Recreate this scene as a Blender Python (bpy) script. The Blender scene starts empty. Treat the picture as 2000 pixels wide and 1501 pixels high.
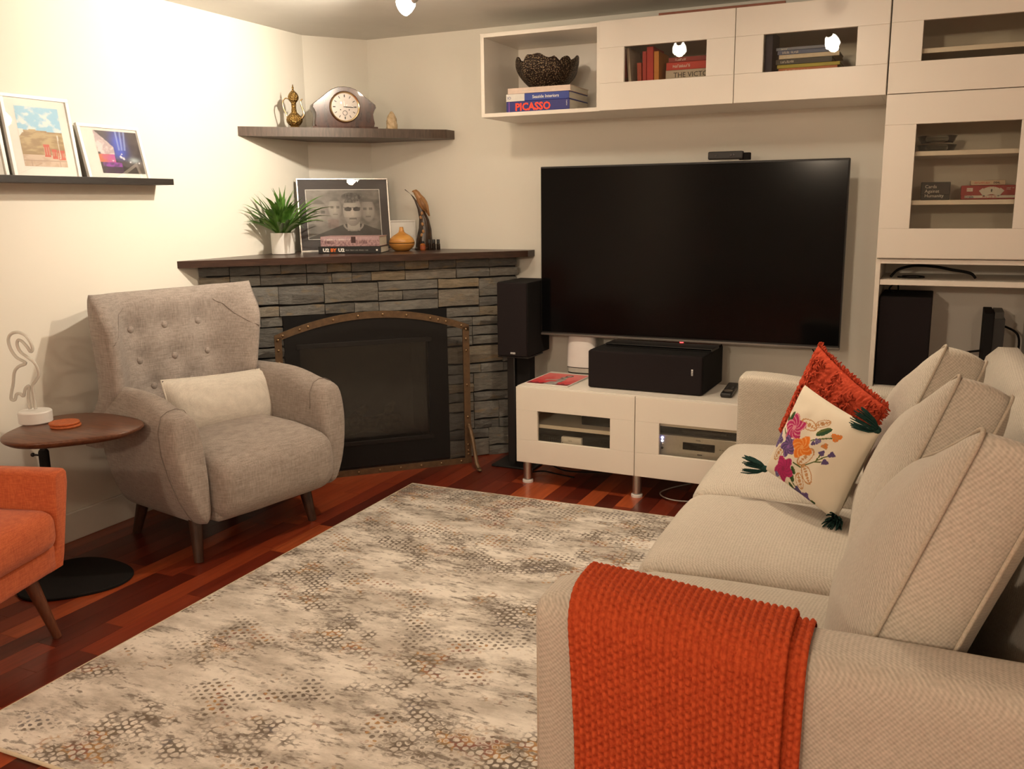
import bpy, bmesh, math, random
from mathutils import Vector, Matrix, noise

PI = math.pi
sc = bpy.context.scene
COL = sc.collection
rnd = random.Random(11)

# ---------------------------------------------------------------- camera
def set_camera():
    cd = bpy.data.cameras.new('camera'); co = bpy.data.objects.new('camera', cd); COL.objects.link(co)
    cd.sensor_fit = 'HORIZONTAL'; cd.sensor_width = 36.0; cd.lens = 36.0 * 1780.939 / 2000.0
    yaw, pit, rol = math.radians(25.0604), math.radians(11.2387), math.radians(-0.6883)
    fw = Vector((-math.sin(yaw) * math.cos(pit), math.cos(yaw) * math.cos(pit), -math.sin(pit)))
    rt = Vector((math.cos(yaw), math.sin(yaw), 0)); up = rt.cross(fw)
    r2 = rt * math.cos(rol) + up * math.sin(rol); u2 = up * math.cos(rol) - rt * math.sin(rol)
    m = Matrix((r2, u2, -fw)).transposed().to_4x4(); m.translation = Vector((3.1543, -4.4535, 1.3381))
    co.matrix_world = m; cd.clip_start = 0.05
    sc.camera = co
set_camera()

# ---------------------------------------------------------------- world, lamps, exposure
w = bpy.data.worlds.new('world'); sc.world = w; w.use_nodes = True
w.node_tree.nodes['Background'].inputs[0].default_value = (1.0, 0.8, 0.6, 1)
w.node_tree.nodes['Background'].inputs[1].default_value = 0.05
vs = sc.view_settings
vs.view_transform = 'Standard'; vs.look = 'None'; vs.gamma = 1.0; vs.use_curve_mapping = False
vs.exposure = 0.30
WARM = (1.0, 0.795, 0.575)

def spot(name, loc, target, power, angle, blend=0.5, rad=0.03, col=WARM):
    l = bpy.data.lights.new(name, 'SPOT'); l.energy = power; l.color = col
    l.spot_size = math.radians(angle); l.spot_blend = blend; l.shadow_soft_size = rad
    o = bpy.data.objects.new(name, l); COL.objects.link(o); o.location = loc
    o.rotation_euler = (Vector(target) - Vector(loc)).to_track_quat('-Z', 'Y').to_euler()
    return o

HEADS = [((1.215, -1.21, 2.105), (0.0, -1.05, 1.66)), ((1.845, -1.27, 2.130), (1.5, -2.9, 1.1)),
         ((2.60, -1.25, 2.10), (3.1, -2.5, 0.6))]
spot('spot_wall', (1.19, -1.205, 2.09), (0.0, -1.30, 1.82), 72, 112, 0.75, 0.03, (1.0, 0.875, 0.71))
spot('spot_mid', (1.84, -1.33, 2.10), (1.2, -1.7, 0.2), 38, 140, 0.8)
spot('spot_right', (2.63, -1.30, 2.06), (2.9, -2.3, 0.5), 30, 130, 0.8)
def bulb(name, loc, power, rad=0.05, col=WARM):
    l = bpy.data.lights.new(name, 'POINT'); l.energy = power; l.color = col; l.shadow_soft_size = rad
    o = bpy.data.objects.new(name, l); COL.objects.link(o); o.location = loc
    return o
bulb('lamp_rear_left', (1.9, -6.9, 2.0), 108, 0.09)
bulb('lamp_rear_right', (4.1, -6.5, 2.0), 35, 0.09)
for hp_, tg_ in HEADS:
    d_ = (Vector(tg_) - Vector(hp_)).normalized(); bulb('bulb_glow', Vector(hp_) + d_ * .045, 7.0, 0.024)
bulb('lamp_overhead', (2.3, -4.15, 2.12), 16, 0.05)

# ---------------------------------------------------------------- helpers
ROOT = {}
def tag(o, label=None, cat=None, group=None, kind=None):
    if label: o['label'] = label
    if cat: o['category'] = cat
    if group: o['group'] = group
    if kind: o['kind'] = kind
    return o

def thing(name, label, cat, loc=(0, 0, 0), rotz=0.0, group=None, M=None):
    o = bpy.data.objects.new(name, None); COL.objects.link(o); o.empty_display_size = 0.05
    m = M if M is not None else Matrix.Translation(loc) @ Matrix.Rotation(rotz, 4, 'Z')
    o.matrix_world = m; ROOT[o] = m.copy()
    return tag(o, label, cat, group)

def T(x, y, z): return Matrix.Translation((x, y, z))
def RX(d): return Matrix.Rotation(math.radians(d), 4, 'X')
def RY(d): return Matrix.Rotation(math.radians(d), 4, 'Y')
def RZ(d): return Matrix.Rotation(math.radians(d), 4, 'Z')

def link_mesh(name, me, m, parent=None, M=None):
    o = bpy.data.objects.new(name, me); COL.objects.link(o)
    if m is not None:
        me.materials.clear(); me.materials.append(m)
    if parent is not None: o.parent = parent
    if M is not None: o.matrix_basis = M
    return o

class B:
    """collects shapes into ONE mesh"""
    def __init__(s): s.v = []; s.f = []; s.flat = set()
    def add(s, vs_, fs, M=None):
        k = len(s.v)
        s.v += [tuple(M @ Vector(p)) for p in vs_] if M is not None else [tuple(p) for p in vs_]
        s.f += [tuple(i + k for i in f) for f in fs]
        return s
    def box(s, c, size, bev=0.0, M=None, seg=2):
        t = bmesh.new(); bmesh.ops.create_cube(t, size=1.0)
        for v in t.verts: v.co = Vector((v.co.x * size[0], v.co.y * size[1], v.co.z * size[2]))
        if bev > 0:
            bmesh.ops.bevel(t, geom=t.edges[:], offset=min(bev, min(size) * 0.49), segments=seg, profile=0.5, affect='EDGES')
        t.verts.index_update()
        vv = [v.co + Vector(c) for v in t.verts]; ff = [[v.index for v in f.verts] for f in t.faces]
        t.normal_update(); k = len(s.f)
        for q, f in enumerate(t.faces):
            if max(abs(x) for x in f.normal) > 0.999: s.flat.add(k + q)
        t.free()
        return s.add(vv, ff, M)
    def span(s, a, b, bev=0.0, M=None, seg=2):
        c = [(a[i] + b[i]) / 2 for i in range(3)]; z = [abs(b[i] - a[i]) for i in range(3)]
        return s.box(c, z, bev, M, seg)
    def lathe(s, prof, n=24, M=None, cap=True):
        v = []; f = []
        for r, z in prof:
            for i in range(n):
                a = 2 * PI * i / n; v.append((r * math.cos(a), r * math.sin(a), z))
        for k in range(len(prof) - 1):
            for i in range(n):
                j = (i + 1) % n; f.append((k * n + i, k * n + j, (k + 1) * n + j, (k + 1) * n + i))
        if cap:
            f.append(tuple(range(n - 1, -1, -1))); f.append(tuple((len(prof) - 1) * n + i for i in range(n)))
        return s.add(v, f, M)
    def tube(s, pts, r, n=8, closed=False, M=None):
        pts = [Vector(p) for p in pts]; N = len(pts); rings = []
        nv = None
        for i, p in enumerate(pts):
            if closed: d = pts[(i + 1) % N] - pts[i - 1]
            else: d = pts[min(i + 1, N - 1)] - pts[max(i - 1, 0)]
            d.normalize()
            if nv is None:
                nv = d.orthogonal().normalized()
            else:
                nv = (nv - d * nv.dot(d))
                nv = nv.normalized() if nv.length > 1e-6 else d.orthogonal().normalized()
            bv = d.cross(nv); rr = r[i] if isinstance(r, (list, tuple)) else r
            rings.append([p + (nv * math.cos(2 * PI * k / n) + bv * math.sin(2 * PI * k / n)) * rr for k in range(n)])
        return s.loft(rings, not closed, closed, M)
    def loft(s, rings, cap=True, closed=False, M=None):
        n = len(rings[0]); v = [tuple(p) for q in rings for p in q]; f = []
        K = len(rings)
        for k in range(K if closed else K - 1):
            k2 = (k + 1) % K
            for i in range(n):
                j = (i + 1) % n; f.append((k * n + i, k * n + j, k2 * n + j, k2 * n + i))
        if cap and not closed:
            f.append(tuple(range(n - 1, -1, -1))); f.append(tuple((K - 1) * n + i for i in range(n)))
        return s.add(v, f, M)
    def prism(s, poly, z0, z1, M=None):
        n = len(poly)
        return s.loft([[(x, y, z0) for x, y in poly], [(x, y, z1) for x, y in poly]], True, False, M)
    def grid(s, nx, ny, fn, M=None):
        v = [fn(i / nx, j / ny) for j in range(ny + 1) for i in range(nx + 1)]
        f = [(j * (nx + 1) + i, j * (nx + 1) + i + 1, (j + 1) * (nx + 1) + i + 1, (j + 1) * (nx + 1) + i) for j in range(ny) for i in range(nx)]
        return s.add(v, f, M)
    def ball(s, c, r, M=None, nu=16, nv=10):
        if not isinstance(r, (tuple, list)): r = (r, r, r)
        prof = []
        rings = []
        for k in range(1, nv):
            a = PI * k / nv
            rings.append([(c[0] + r[0] * math.sin(a) * math.cos(2 * PI * i / nu), c[1] + r[1] * math.sin(a) * math.sin(2 * PI * i / nu), c[2] - r[2] * math.cos(a)) for i in range(nu)])
        return s.loft(rings, True, False, M)
    def rbox(s, c, size, r, n=10, crown=(0, 0, 0), M=None, dents=None):
        """soft rounded box; crown bulges each axis' faces"""
        t = bmesh.new(); bmesh.ops.create_cube(t, size=2.0)
        bmesh.ops.subdivide_edges(t, edges=t.edges[:], cuts=n, use_grid_fill=True)
        h = [q / 2 for q in size]; out = []
        for v in t.verts:
            u = [math.sin(max(-1, min(1, q)) * PI / 2) for q in v.co]
            p = [u[i] * h[i] for i in range(3)]
            q = [max(-(h[i] - r), min(h[i] - r, p[i])) for i in range(3)]
            d = Vector([p[i] - q[i] for i in range(3)])
            if d.length > 1e-9: d = d.normalized() * r
            p = Vector(q) + d if d.length > 0 else Vector(p)
            k = [1 - min(1, abs(p[i]) / h[i]) ** 2 for i in range(3)]
            g = [max(0, 1 - k[i]) for i in range(3)]
            for i in range(3):
                a, b = (i + 1) % 3, (i + 2) % 3
                p[i] += crown[i] * (k[a] * k[b]) ** 0.6 * (1 if u[i] > 0 else -1) * abs(u[i]) ** 2
            if dents: p = dents(p)
            out.append(p + Vector(c))
        t.verts.index_update()
        ff = [[v.index for v in f.verts] for f in t.faces]; t.free()
        return s.add(out, ff, M)
    def build(s, name, m, parent=None, world=False, smooth=35, M=None, sub=0):
        vv = s.v
        if world and parent is not None:
            r = parent
            inv = ROOT[r].inverted(); vv = [tuple(inv @ Vector(p)) for p in vv]
        me = bpy.data.meshes.new(name); me.from_pydata(vv, [], s.f); me.update()
        bm = bmesh.new(); bm.from_mesh(me); bmesh.ops.recalc_face_normals(bm, faces=bm.faces); bm.to_mesh(me); bm.free()
        if smooth:
            me.polygons.foreach_set('use_smooth', [True] * len(me.polygons))
            if smooth < 180: me.set_sharp_from_angle(angle=math.radians(smooth))
            me.polygons.foreach_set('use_smooth', [i not in s.flat for i in range(len(me.polygons))])
        o = link_mesh(name, me, m, parent, M)
        if parent is not None: ROOT[o] = ROOT.get(parent, Matrix.Identity(4)) @ (M or Matrix.Identity(4))
        if sub:
            md = o.modifiers.new('s', 'SUBSURF'); md.levels = sub; md.render_levels = sub
        return o

def single(b, name, m, label, cat, loc=(0, 0, 0), group=None, smooth=35, M=None):
    """a thing that is one mesh, built around its own origin"""
    o = b.build(name, m, None, smooth=smooth); o.matrix_world = M if M is not None else T(*loc)
    ROOT[o] = (M if M is not None else T(*loc)).copy()
    return tag(o, label, cat, group)

def copy_tree(o, M, label, group=None):
    """a copy of a thing with copies of its parts and their sub-parts"""
    r = o.copy(); COL.objects.link(r); r.matrix_world = M; ROOT[r] = M.copy(); r['label'] = label
    if group: r['group'] = group
    for ch in list(o.children):
        c = ch.copy(); COL.objects.link(c); c.parent = r
        for g in list(ch.children):
            d = g.copy(); COL.objects.link(d); d.parent = c
    return r

def text(s, size, m, parent, M, name='lettering', bold=0.0, align='LEFT', sx=1.0, depth=0.0004):
    if isinstance(s, tuple):                           # print too small to read: short strokes, s holds the word lengths, 0 starts a new line
        r_ = random.Random(sum(s) * 7 + int(size * 1e4)); b = B(); x = y = 0.0
        for word in s:
            if word == 0: x = 0.0; y -= size
            for ch in range(word + 1 if word else 0):
                w_ = size * r_.uniform(.34, .5)
                if ch < word:
                    b.span((x, y, -depth), (x + size * .11, y + size * r_.uniform(.5, .7), depth)); z_ = r_.choice((0, .3, .58)) * size
                    b.span((x + size * .11, y + z_, -depth), (x + w_ * .8, y + z_ + size * .11, depth))
                    if r_.random() < .5: b.span((x + w_ * .62, y, -depth), (x + w_ * .62 + size * .1, y + size * .45, depth))
                x += w_ * 1.12
        return b.build(name, m, parent, smooth=0, M=M @ Matrix.Diagonal((sx, 1, 1, 1)))
    cu = bpy.data.curves.new(name, 'FONT'); cu.body = s; cu.size = size; cu.extrude = depth; cu.offset = bold
    cu.align_x = align; cu.resolution_u = 2
    t = bpy.data.objects.new(name, cu)
    me = bpy.data.meshes.new_from_object(t); bpy.data.objects.remove(t); bpy.data.curves.remove(cu)
    me.name = name
    return link_mesh(name, me, m, parent, M @ Matrix.Diagonal((sx, 1, 1, 1)))

# ---------------------------------------------------------------- materials
def lin(c):
    return tuple(((x / 255) / 12.92 if x / 255 <= 0.04045 else ((x / 255 + 0.055) / 1.055) ** 2.4) for x in c)
def new_mat(name):
    m = bpy.data.materials.new(name); m.use_nodes = True
    nt = m.node_tree; b = nt.nodes['Principled BSDF']
    return m, nt, b
def nd(nt, typ, **kw):
    n = nt.nodes.new(typ)
    for k, v in kw.items(): setattr(n, k, v)
    return n
def mth(nt, op, a, b=None, c=None):
    n = nt.nodes.new('ShaderNodeMath'); n.operation = op
    for i, x in enumerate((a, b, c)):
        if x is None: continue
        if isinstance(x, (int, float)): n.inputs[i].default_value = x
        else: nt.links.new(x, n.inputs[i])
    return n.outputs[0]
def mixc(nt, f, a, b, mode='MIX'):
    n = nt.nodes.new('ShaderNodeMix'); n.data_type = 'RGBA'; n.blend_type = mode; n.clamp_factor = True
    for sock, x in ((n.inputs[0], f), (n.inputs[6], a), (n.inputs[7], b)):
        if isinstance(x, (int, float)): sock.default_value = x
        elif isinstance(x, tuple): sock.default_value = (x[0], x[1], x[2], 1)
        else: nt.links.new(x, sock)
    return n.outputs[2]
def coords(nt, scale=(1, 1, 1), kind='Object', rot=(0, 0, 0)):
    tc = nd(nt, 'ShaderNodeTexCoord'); mp = nd(nt, 'ShaderNodeMapping')
    mp.inputs['Scale'].default_value = scale; mp.inputs['Rotation'].default_value = rot
    nt.links.new(tc.outputs[kind], mp.inputs[0]); return mp.outputs[0]
def noi(nt, vec, scale, detail=3, rough=0.55, dist=0.0):
    n = nd(nt, 'ShaderNodeTexNoise'); n.inputs['Scale'].default_value = scale; n.inputs['Detail'].default_value = detail
    n.inputs['Roughness'].default_value = rough; n.inputs['Distortion'].default_value = dist
    nt.links.new(vec, n.inputs['Vector']); return n.outputs['Fac']
def ramp(nt, f, a, b):
    n = nd(nt, 'ShaderNodeMapRange'); n.inputs[1].default_value = a; n.inputs[2].default_value = b
    nt.links.new(f, n.inputs[0]); return n.outputs[0]
def bumpn(nt, bs, h, strength, dist=0.002):
    n = nd(nt, 'ShaderNodeBump'); n.inputs['Strength'].default_value = strength; n.inputs['Distance'].default_value = dist
    nt.links.new(h, n.inputs['Height']); nt.links.new(n.outputs[0], bs.inputs['Normal'])

def mat(name, col, rough=0.5, metal=0.0, col2=None, scale=30, stretch=(1, 1, 1), bump=0.0, spec=0.5, coat=0.0, lo=0.35, hi=0.65, kind='Object', trans=0.0, alpha=1.0, emit=None, estr=0.0, sheen=0.0, detail=3):
    m, nt, b = new_mat(name)
    b.inputs['Roughness'].default_value = rough; b.inputs['Metallic'].default_value = metal
    b.inputs['Specular IOR Level'].default_value = spec; b.inputs['Coat Weight'].default_value = coat
    b.inputs['Transmission Weight'].default_value = trans; b.inputs['Alpha'].default_value = alpha
    b.inputs['Sheen Weight'].default_value = sheen
    b.inputs['Base Color'].default_value = (*col, 1)
    v = coords(nt, stretch, kind); f = noi(nt, v, scale, detail)
    c2 = col2 if col2 is not None else tuple(x * 0.93 for x in col)
    nt.links.new(mixc(nt, ramp(nt, f, lo, hi), col, c2), b.inputs['Base Color'])
    if bump: bumpn(nt, b, f, bump)
    if emit: b.inputs['Emission Color'].default_value = (*emit, 1); b.inputs['Emission Strength'].default_value = estr
    return m

def linen(name, a, b_, sc1=260, bump=0.35, mix=0.5):
    """cross-threaded cloth: two stretched noises"""
    m, nt, b = new_mat(name); b.inputs['Roughness'].default_value = 0.95; b.inputs['Specular IOR Level'].default_value = 0.15
    b.inputs['Sheen Weight'].default_value = 0.15
    n1 = noi(nt, coords(nt, (1, 1, 0.12)), sc1, 2); n2 = noi(nt, coords(nt, (0.1, 0.1, 1)), sc1, 2)
    n3 = noi(nt, coords(nt), 9, 3)
    s = mth(nt, 'ADD', mth(nt, 'MULTIPLY', n1, 0.5), mth(nt, 'MULTIPLY', n2, 0.5))
    s2 = mth(nt, 'ADD', mth(nt, 'MULTIPLY', s, 0.85), mth(nt, 'MULTIPLY', n3, 0.15))
    nt.links.new(mixc(nt, ramp(nt, s2, 0.5 - mix * .24, 0.5 + mix * .24), a, b_), b.inputs['Base Color'])
    bumpn(nt, b, s, bump, 0.0015)
    return m

def woven(name, a, b_, cell=0.0055, bump=0.5):
    """small diagonal weave in relief"""
    m, nt, b = new_mat(name); b.inputs['Roughness'].default_value = 0.95; b.inputs['Specular IOR Level'].default_value = 0.1
    b.inputs['Sheen Weight'].default_value = 0.15
    v = coords(nt); k = 2 * PI / cell
    def wv(d):
        q = nd(nt, 'ShaderNodeVectorMath', operation='DOT_PRODUCT'); q.inputs[1].default_value = d; nt.links.new(v, q.inputs[0])
        return mth(nt, 'SINE', mth(nt, 'MULTIPLY', q.outputs['Value'], k))
    w1 = mth(nt, 'MULTIPLY', wv((.95, .60, .15)), wv((.10, -.65, 1.0)))
    n3 = noi(nt, v, 150, 3); n4 = noi(nt, v, 5, 3); f = mth(nt, 'ADD', mth(nt, 'MULTIPLY', w1, 0.22), mth(nt, 'ADD', mth(nt, 'MULTIPLY', n3, 0.7), mth(nt, 'MULTIPLY', n4, 0.3)))
    nt.links.new(mixc(nt, ramp(nt, f, 0.2, 0.85), b_, a), b.inputs['Base Color'])
    bumpn(nt, b, f, bump, 0.0015)
    return m

def glass_mat(name, tint=(0.75, 0.73, 0.68), rough=0.01, spec=0.5):
    m = bpy.data.materials.new(name); m.use_nodes = True; nt = m.node_tree; nt.nodes.clear()
    out = nd(nt, 'ShaderNodeOutputMaterial'); t = nd(nt, 'ShaderNodeBsdfTransparent'); g = nd(nt, 'ShaderNodeBsdfGlossy')
    t.inputs[0].default_value = (*tint, 1); g.inputs['Roughness'].default_value = rough; g.inputs[0].default_value = (1, 1, 1, 1)
    fr = nd(nt, 'ShaderNodeFresnel'); fr.inputs[0].default_value = 1.5
    mx = nd(nt, 'ShaderNodeMixShader'); nt.links.new(mth(nt, 'MULTIPLY', fr.outputs[0], spec * 2), mx.inputs[0])
    nt.links.new(t.outputs[0], mx.inputs[1]); nt.links.new(g.outputs[0], mx.inputs[2]); nt.links.new(mx.outputs[0], out.inputs[0])
    return m

def vcol_mat(name, rough=0.5, spec=0.3):
    m, nt, b = new_mat(name); b.inputs['Roughness'].default_value = rough; b.inputs['Specular IOR Level'].default_value = spec
    a = nd(nt, 'ShaderNodeAttribute'); a.attribute_name = 'ink'; nt.links.new(a.outputs['Color'], b.inputs['Base Color'])
    return m

def print_grid(name, w, h, nx, ny, fn, m, parent, M, fn3=None):
    """a flat printed sheet: colours per cell from a painter function fn(u, v) -> linear rgb"""
    v = [((i / nx - .5) * w, (j / ny - .5) * h, 0) for j in range(ny + 1) for i in range(nx + 1)]
    f = [(j * (nx + 1) + i, j * (nx + 1) + i + 1, (j + 1) * (nx + 1) + i + 1, (j + 1) * (nx + 1) + i) for j in range(ny) for i in range(nx)]
    me = bpy.data.meshes.new(name); me.from_pydata(v, [], f); me.update()
    at = me.color_attributes.new('ink', 'FLOAT_COLOR', 'CORNER'); k = 0
    cols = []
    for j in range(ny):
        for i in range(nx):
            c = fn((i + .5) / nx, (j + .5) / ny); cols += [c[0], c[1], c[2], 1.0] * 4
    at.data.foreach_set('color', cols)
    return link_mesh(name, me, m, parent, M)

def fbm(x, y, z=0.0, o=3): return noise.fractal(Vector((x, y, z)), 0.9, 2.0, o)
def mixv(a, b, t):
    t = max(0, min(1, t)); return tuple(a[i] * (1 - t) + b[i] * t for i in range(3))
def sst(a, b, x):
    t = max(0, min(1, (x - a) / (b - a))) if a != b else float(x > a); return t * t * (3 - 2 * t)

M_WALL = mat('wall_paint', (0.80, 0.775, 0.70), 0.85, scale=3, col2=(0.79, 0.765, 0.69), bump=0.02, spec=0.2)
M_CEIL = mat('ceiling_paint', (0.74, 0.72, 0.67), 0.9, scale=3, spec=0.2)
M_TRIM = mat('trim_paint', (0.78, 0.76, 0.70), 0.5, scale=3)
M_CAB = mat('white_laminate', (0.82, 0.77, 0.69), 0.35, scale=4, col2=(0.81, 0.76, 0.68))
M_CABIN = mat('white_interior', (0.72, 0.70, 0.66), 0.5, scale=4)
M_GLASS = glass_mat('cabinet_glass', (0.96, 0.945, 0.90), 0.01, 0.35)
M_CLEAR = glass_mat('clear_glass', (0.99, 0.99, 0.985), 0.01, 0.22)
M_BLACK = mat('black_satin', (0.012, 0.011, 0.011), 0.45, scale=40)
M_BLACKM = mat('black_matt', (0.011, 0.010, 0.010), 0.85, scale=60, spec=0.2)
M_CLOTHBLK = mat('black_grille_cloth', (0.013, 0.010, 0.011), 0.95, scale=900, col2=(0.022, 0.017, 0.018), bump=0.3, spec=0.15)
M_SCREEN = mat('tv_glass', (0.003, 0.003, 0.0034), 0.12, scale=4, spec=0.16)
M_DKWOOD = mat('espresso_wood', (0.028, 0.014, 0.010), 0.3, col2=(0.055, 0.027, 0.018), scale=14, stretch=(1, 8, 8), bump=0.05, spec=0.45)
M_LEGWOOD = mat('walnut_leg', (0.035, 0.015, 0.009), 0.4, col2=(0.06, 0.026, 0.015), scale=40, stretch=(4, 4, 0.6))
M_METAL = mat('brushed_steel', (0.62, 0.58, 0.53), 0.35, metal=1.0, scale=80)
M_SILVER = mat('silver_paint', (0.55, 0.54, 0.50), 0.35, metal=0.3, scale=80)
M_WHITE = mat('white_plastic', (0.80, 0.79, 0.77), 0.35, scale=10)
M_PAPER = mat('page_paper', (0.70, 0.65, 0.55), 0.9, scale=300, col2=(0.58, 0.53, 0.44), stretch=(0.1, 0.1, 4))
M_INKW = mat('white_ink', (0.85, 0.84, 0.80), 0.6)
M_INKK = mat('dark_ink', (0.02, 0.02, 0.02), 0.6)
M_INKR = mat('red_ink', (0.75, 0.045, 0.025), 0.55)
M_PRINT = vcol_mat('printed_paper', 0.45, 0.3)
M_PRINTC = vcol_mat('printed_cloth', 0.95, 0.1)
def paint(c, rough=0.5, name=None): return mat(name or 'paint', lin(c), rough, scale=25)

# ================================================================ THE SETTING
CZ = 2.225          # ceiling height
RX1, RY0 = 5.3, -11.0
def struct(name, b, m, **k):
    return tag(b.build(name, m, smooth=0, **k), kind='structure')
struct('wall_left', B().span((-0.1, RY0, 0), (0, -0.289, CZ)), M_WALL)
struct('wall_back', B().span((0.2157, 0, 0), (RX1, 0.1, CZ)), M_WALL)
struct('wall_corner', B().prism([(0, -0.289), (0.2157, 0), (0.2157, 0.1), (-0.1, 0.1), (-0.1, -0.289)], 0, CZ), M_WALL)
struct('wall_right', B().span((RX1, RY0, 0), (RX1 + .1, 0.1, CZ)), M_WALL)
struct('wall_front', B().span((-0.1, RY0 - .1, 0), (RX1 + .1, RY0, CZ)), M_WALL)
struct('ceiling', B().span((-0.1, RY0 - .1, CZ), (RX1 + .1, 0.1, CZ + .1)), M_CEIL)
def base(name, a, b):
    bb = B().span(a, b, 0.004); return struct(name, bb, M_TRIM)
base('baseboard_left', (0, RY0, 0.0), (0.014, -1.30, 0.12))
base('baseboard_back', (1.20, -0.014, 0.0), (RX1, 0, 0.12))

def floor_mat():
    m, nt, b = new_mat('jatoba_floor'); b.inputs['Roughness'].default_value = 0.3; b.inputs['Specular IOR Level'].default_value = 0.45
    b.inputs['Coat Weight'].default_value = 0.15; b.inputs['Coat Roughness'].default_value = 0.25
    oi = nd(nt, 'ShaderNodeObjectInfo'); g = nd(nt, 'ShaderNodeNewGeometry')
    mp = nd(nt, 'ShaderNodeMapping'); mp.inputs['Scale'].default_value = (1, 0.07, 1); nt.links.new(g.outputs['Position'], mp.inputs[0])
    off = nd(nt, 'ShaderNodeVectorMath', operation='ADD'); cmb = nd(nt, 'ShaderNodeCombineXYZ')
    nt.links.new(mth(nt, 'MULTIPLY', oi.outputs['Random'], 37.0), cmb.inputs[2]); nt.links.new(mp.outputs[0], off.inputs[0]); nt.links.new(cmb.outputs[0], off.inputs[1])
    f = noi(nt, off.outputs[0], 60, 4); f2 = noi(nt, off.outputs[0], 14, 2)
    r = nd(nt, 'ShaderNodeValToRGB'); e = r.color_ramp.elements
    e[0].position = 0.0; e[0].color = (0.075, 0.0105, 0.005, 1); e[1].position = 1.0; e[1].color = (0.42, 0.095, 0.027, 1)
    for p, c in ((0.28, (0.13, 0.018, 0.007, 1)), (0.55, (0.21, 0.033, 0.011, 1)), (0.82, (0.28, 0.050, 0.015, 1))):
        q = e.new(p); q.color = c
    nt.links.new(oi.outputs['Random'], r.inputs[0])
    c = mixc(nt, ramp(nt, f, 0.3, 0.75), r.outputs[0], (0.62, 0.5, 0.5), 'MULTIPLY')
    c = mixc(nt, mth(nt, 'MULTIPLY', ramp(nt, f2, 0.4, 0.7), 0.5), c, (1.25, 1.15, 1.1), 'MULTIPLY')
    nt.links.new(c, b.inputs['Base Color']); bumpn(nt, b, f, 0.04, 0.001)
    return m
M_FLOOR = floor_mat()
floor = struct('floor', B().span((-0.1, RY0 - .1, -0.06), (RX1 + .1, 0.1, -0.006)), M_FLOOR)
ROOT[floor] = Matrix.Identity(4)
def plank_mesh():
    me = B().span((0.003, 0.0006, -0.7), (0.997, 0.9994, 0.0), 0.012).build('floor_plank', M_FLOOR, smooth=30)
    d = me.data; bpy.data.objects.remove(me); return d
PM = plank_mesh(); PW = 0.083; npl = 0
for k in range(0, 42):
    x0 = k * PW; y = -3.75 + rnd.random() * -0.4
    while y < 0:
        L = rnd.choice((0.32, 0.45, 0.6, 0.75, 0.95, 1.15)); y1 = min(y + L, 0.0)
        under_rug = x0 > 0.97 and x0 + PW < 2.44 and y > -3.05 and y1 < -0.83
        hidden = (x0 > 2.72) or (x0 - y1 < 0.75 and x0 + PW - y < 0.9) or (x0 > 2.1 and y1 < -1.0)
        if not (under_rug or hidden) and y1 - y > 0.05:
            o = bpy.data.objects.new('floor_plank', PM); COL.objects.link(o); o.parent = floor
            o.location = (x0, y, 0); o.scale = (PW, y1 - y, 0.0075); npl += 1
        y = y1

# ================================================================ FIREPLACE (local x runs along the diagonal, -y comes out into the room)
Q = math.sqrt(0.5)
FM = RZ(45)
def dg(c): return -c * Q       # local y of the plane x - y = c
fire = thing('fireplace', 'corner fireplace faced in stacked grey slate with a dark wood mantel', 'fireplace', M=FM)
FY = dg(1.19)
def stone_mat():
    m, nt, b = new_mat('stacked_slate'); b.inputs['Roughness'].default_value = 0.75; b.inputs['Specular IOR Level'].default_value = 0.35
    oi = nd(nt, 'ShaderNodeObjectInfo'); g = nd(nt, 'ShaderNodeNewGeometry')
    off = nd(nt, 'ShaderNodeVectorMath', operation='ADD'); cmb = nd(nt, 'ShaderNodeCombineXYZ')
    nt.links.new(mth(nt, 'MULTIPLY', oi.outputs['Random'], 53.0), cmb.inputs[0]); nt.links.new(g.outputs['Position'], off.inputs[0]); nt.links.new(cmb.outputs[0], off.inputs[1])
    mp = nd(nt, 'ShaderNodeMapping'); mp.inputs['Scale'].default_value = (1, 1, 3.2); nt.links.new(off.outputs[0], mp.inputs[0])
    f = noi(nt, mp.outputs[0], 22, 5, 0.65); f2 = noi(nt, mp.outputs[0], 9, 3)
    r = nd(nt, 'ShaderNodeValToRGB'); e = r.color_ramp.elements
    e[0].position = 0.0; e[0].color = (0.13, 0.125, 0.115, 1); e[1].position = 1.0; e[1].color = (0.27, 0.22, 0.15, 1)
    for p, c in ((0.25, (0.165, 0.160, 0.150, 1)), (0.5, (0.20, 0.19, 0.165, 1)), (0.75, (0.215, 0.21, 0.195, 1))):
        q = e.new(p); q.color = c
    nt.links.new(oi.outputs['Random'], r.inputs[0])
    c = mixc(nt, ramp(nt, f, 0.3, 0.75), r.outputs[0], (0.55, 0.56, 0.56), 'MULTIPLY')
    c = mixc(nt, mth(nt, 'MULTIPLY', ramp(nt, f2, 0.58, 0.72), 0.55), c, (0.26, 0.175, 0.075))
    nt.links.new(c, b.inputs['Base Color']); bumpn(nt, b, f, 0.9, 0.008)
    return m
M_STONE = stone_mat()
OPL, OPR, OPT = -0.456, 0.372, 0.812          # firebox opening
SL, SR, ST = -0.830, 0.765, 1.064
core = B()
core.prism([(SL + .035, FY + .03), (OPL - .005, FY + .03), (OPL - .005, FY + .4), (SL + .4, FY + .4)], 0, ST)
core.prism([(OPR + .005, FY + .03), (SR, FY + .03), (SR - .36, FY + .4), (OPR + .005, FY + .4)], 0, ST)
core.span((OPL - .005, FY + .03, OPT + .005), (OPR + .005, FY + .4, ST))
core.build('backing', mat('mortar', (0.03, 0.03, 0.03), 0.9), fire, smooth=0)
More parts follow.
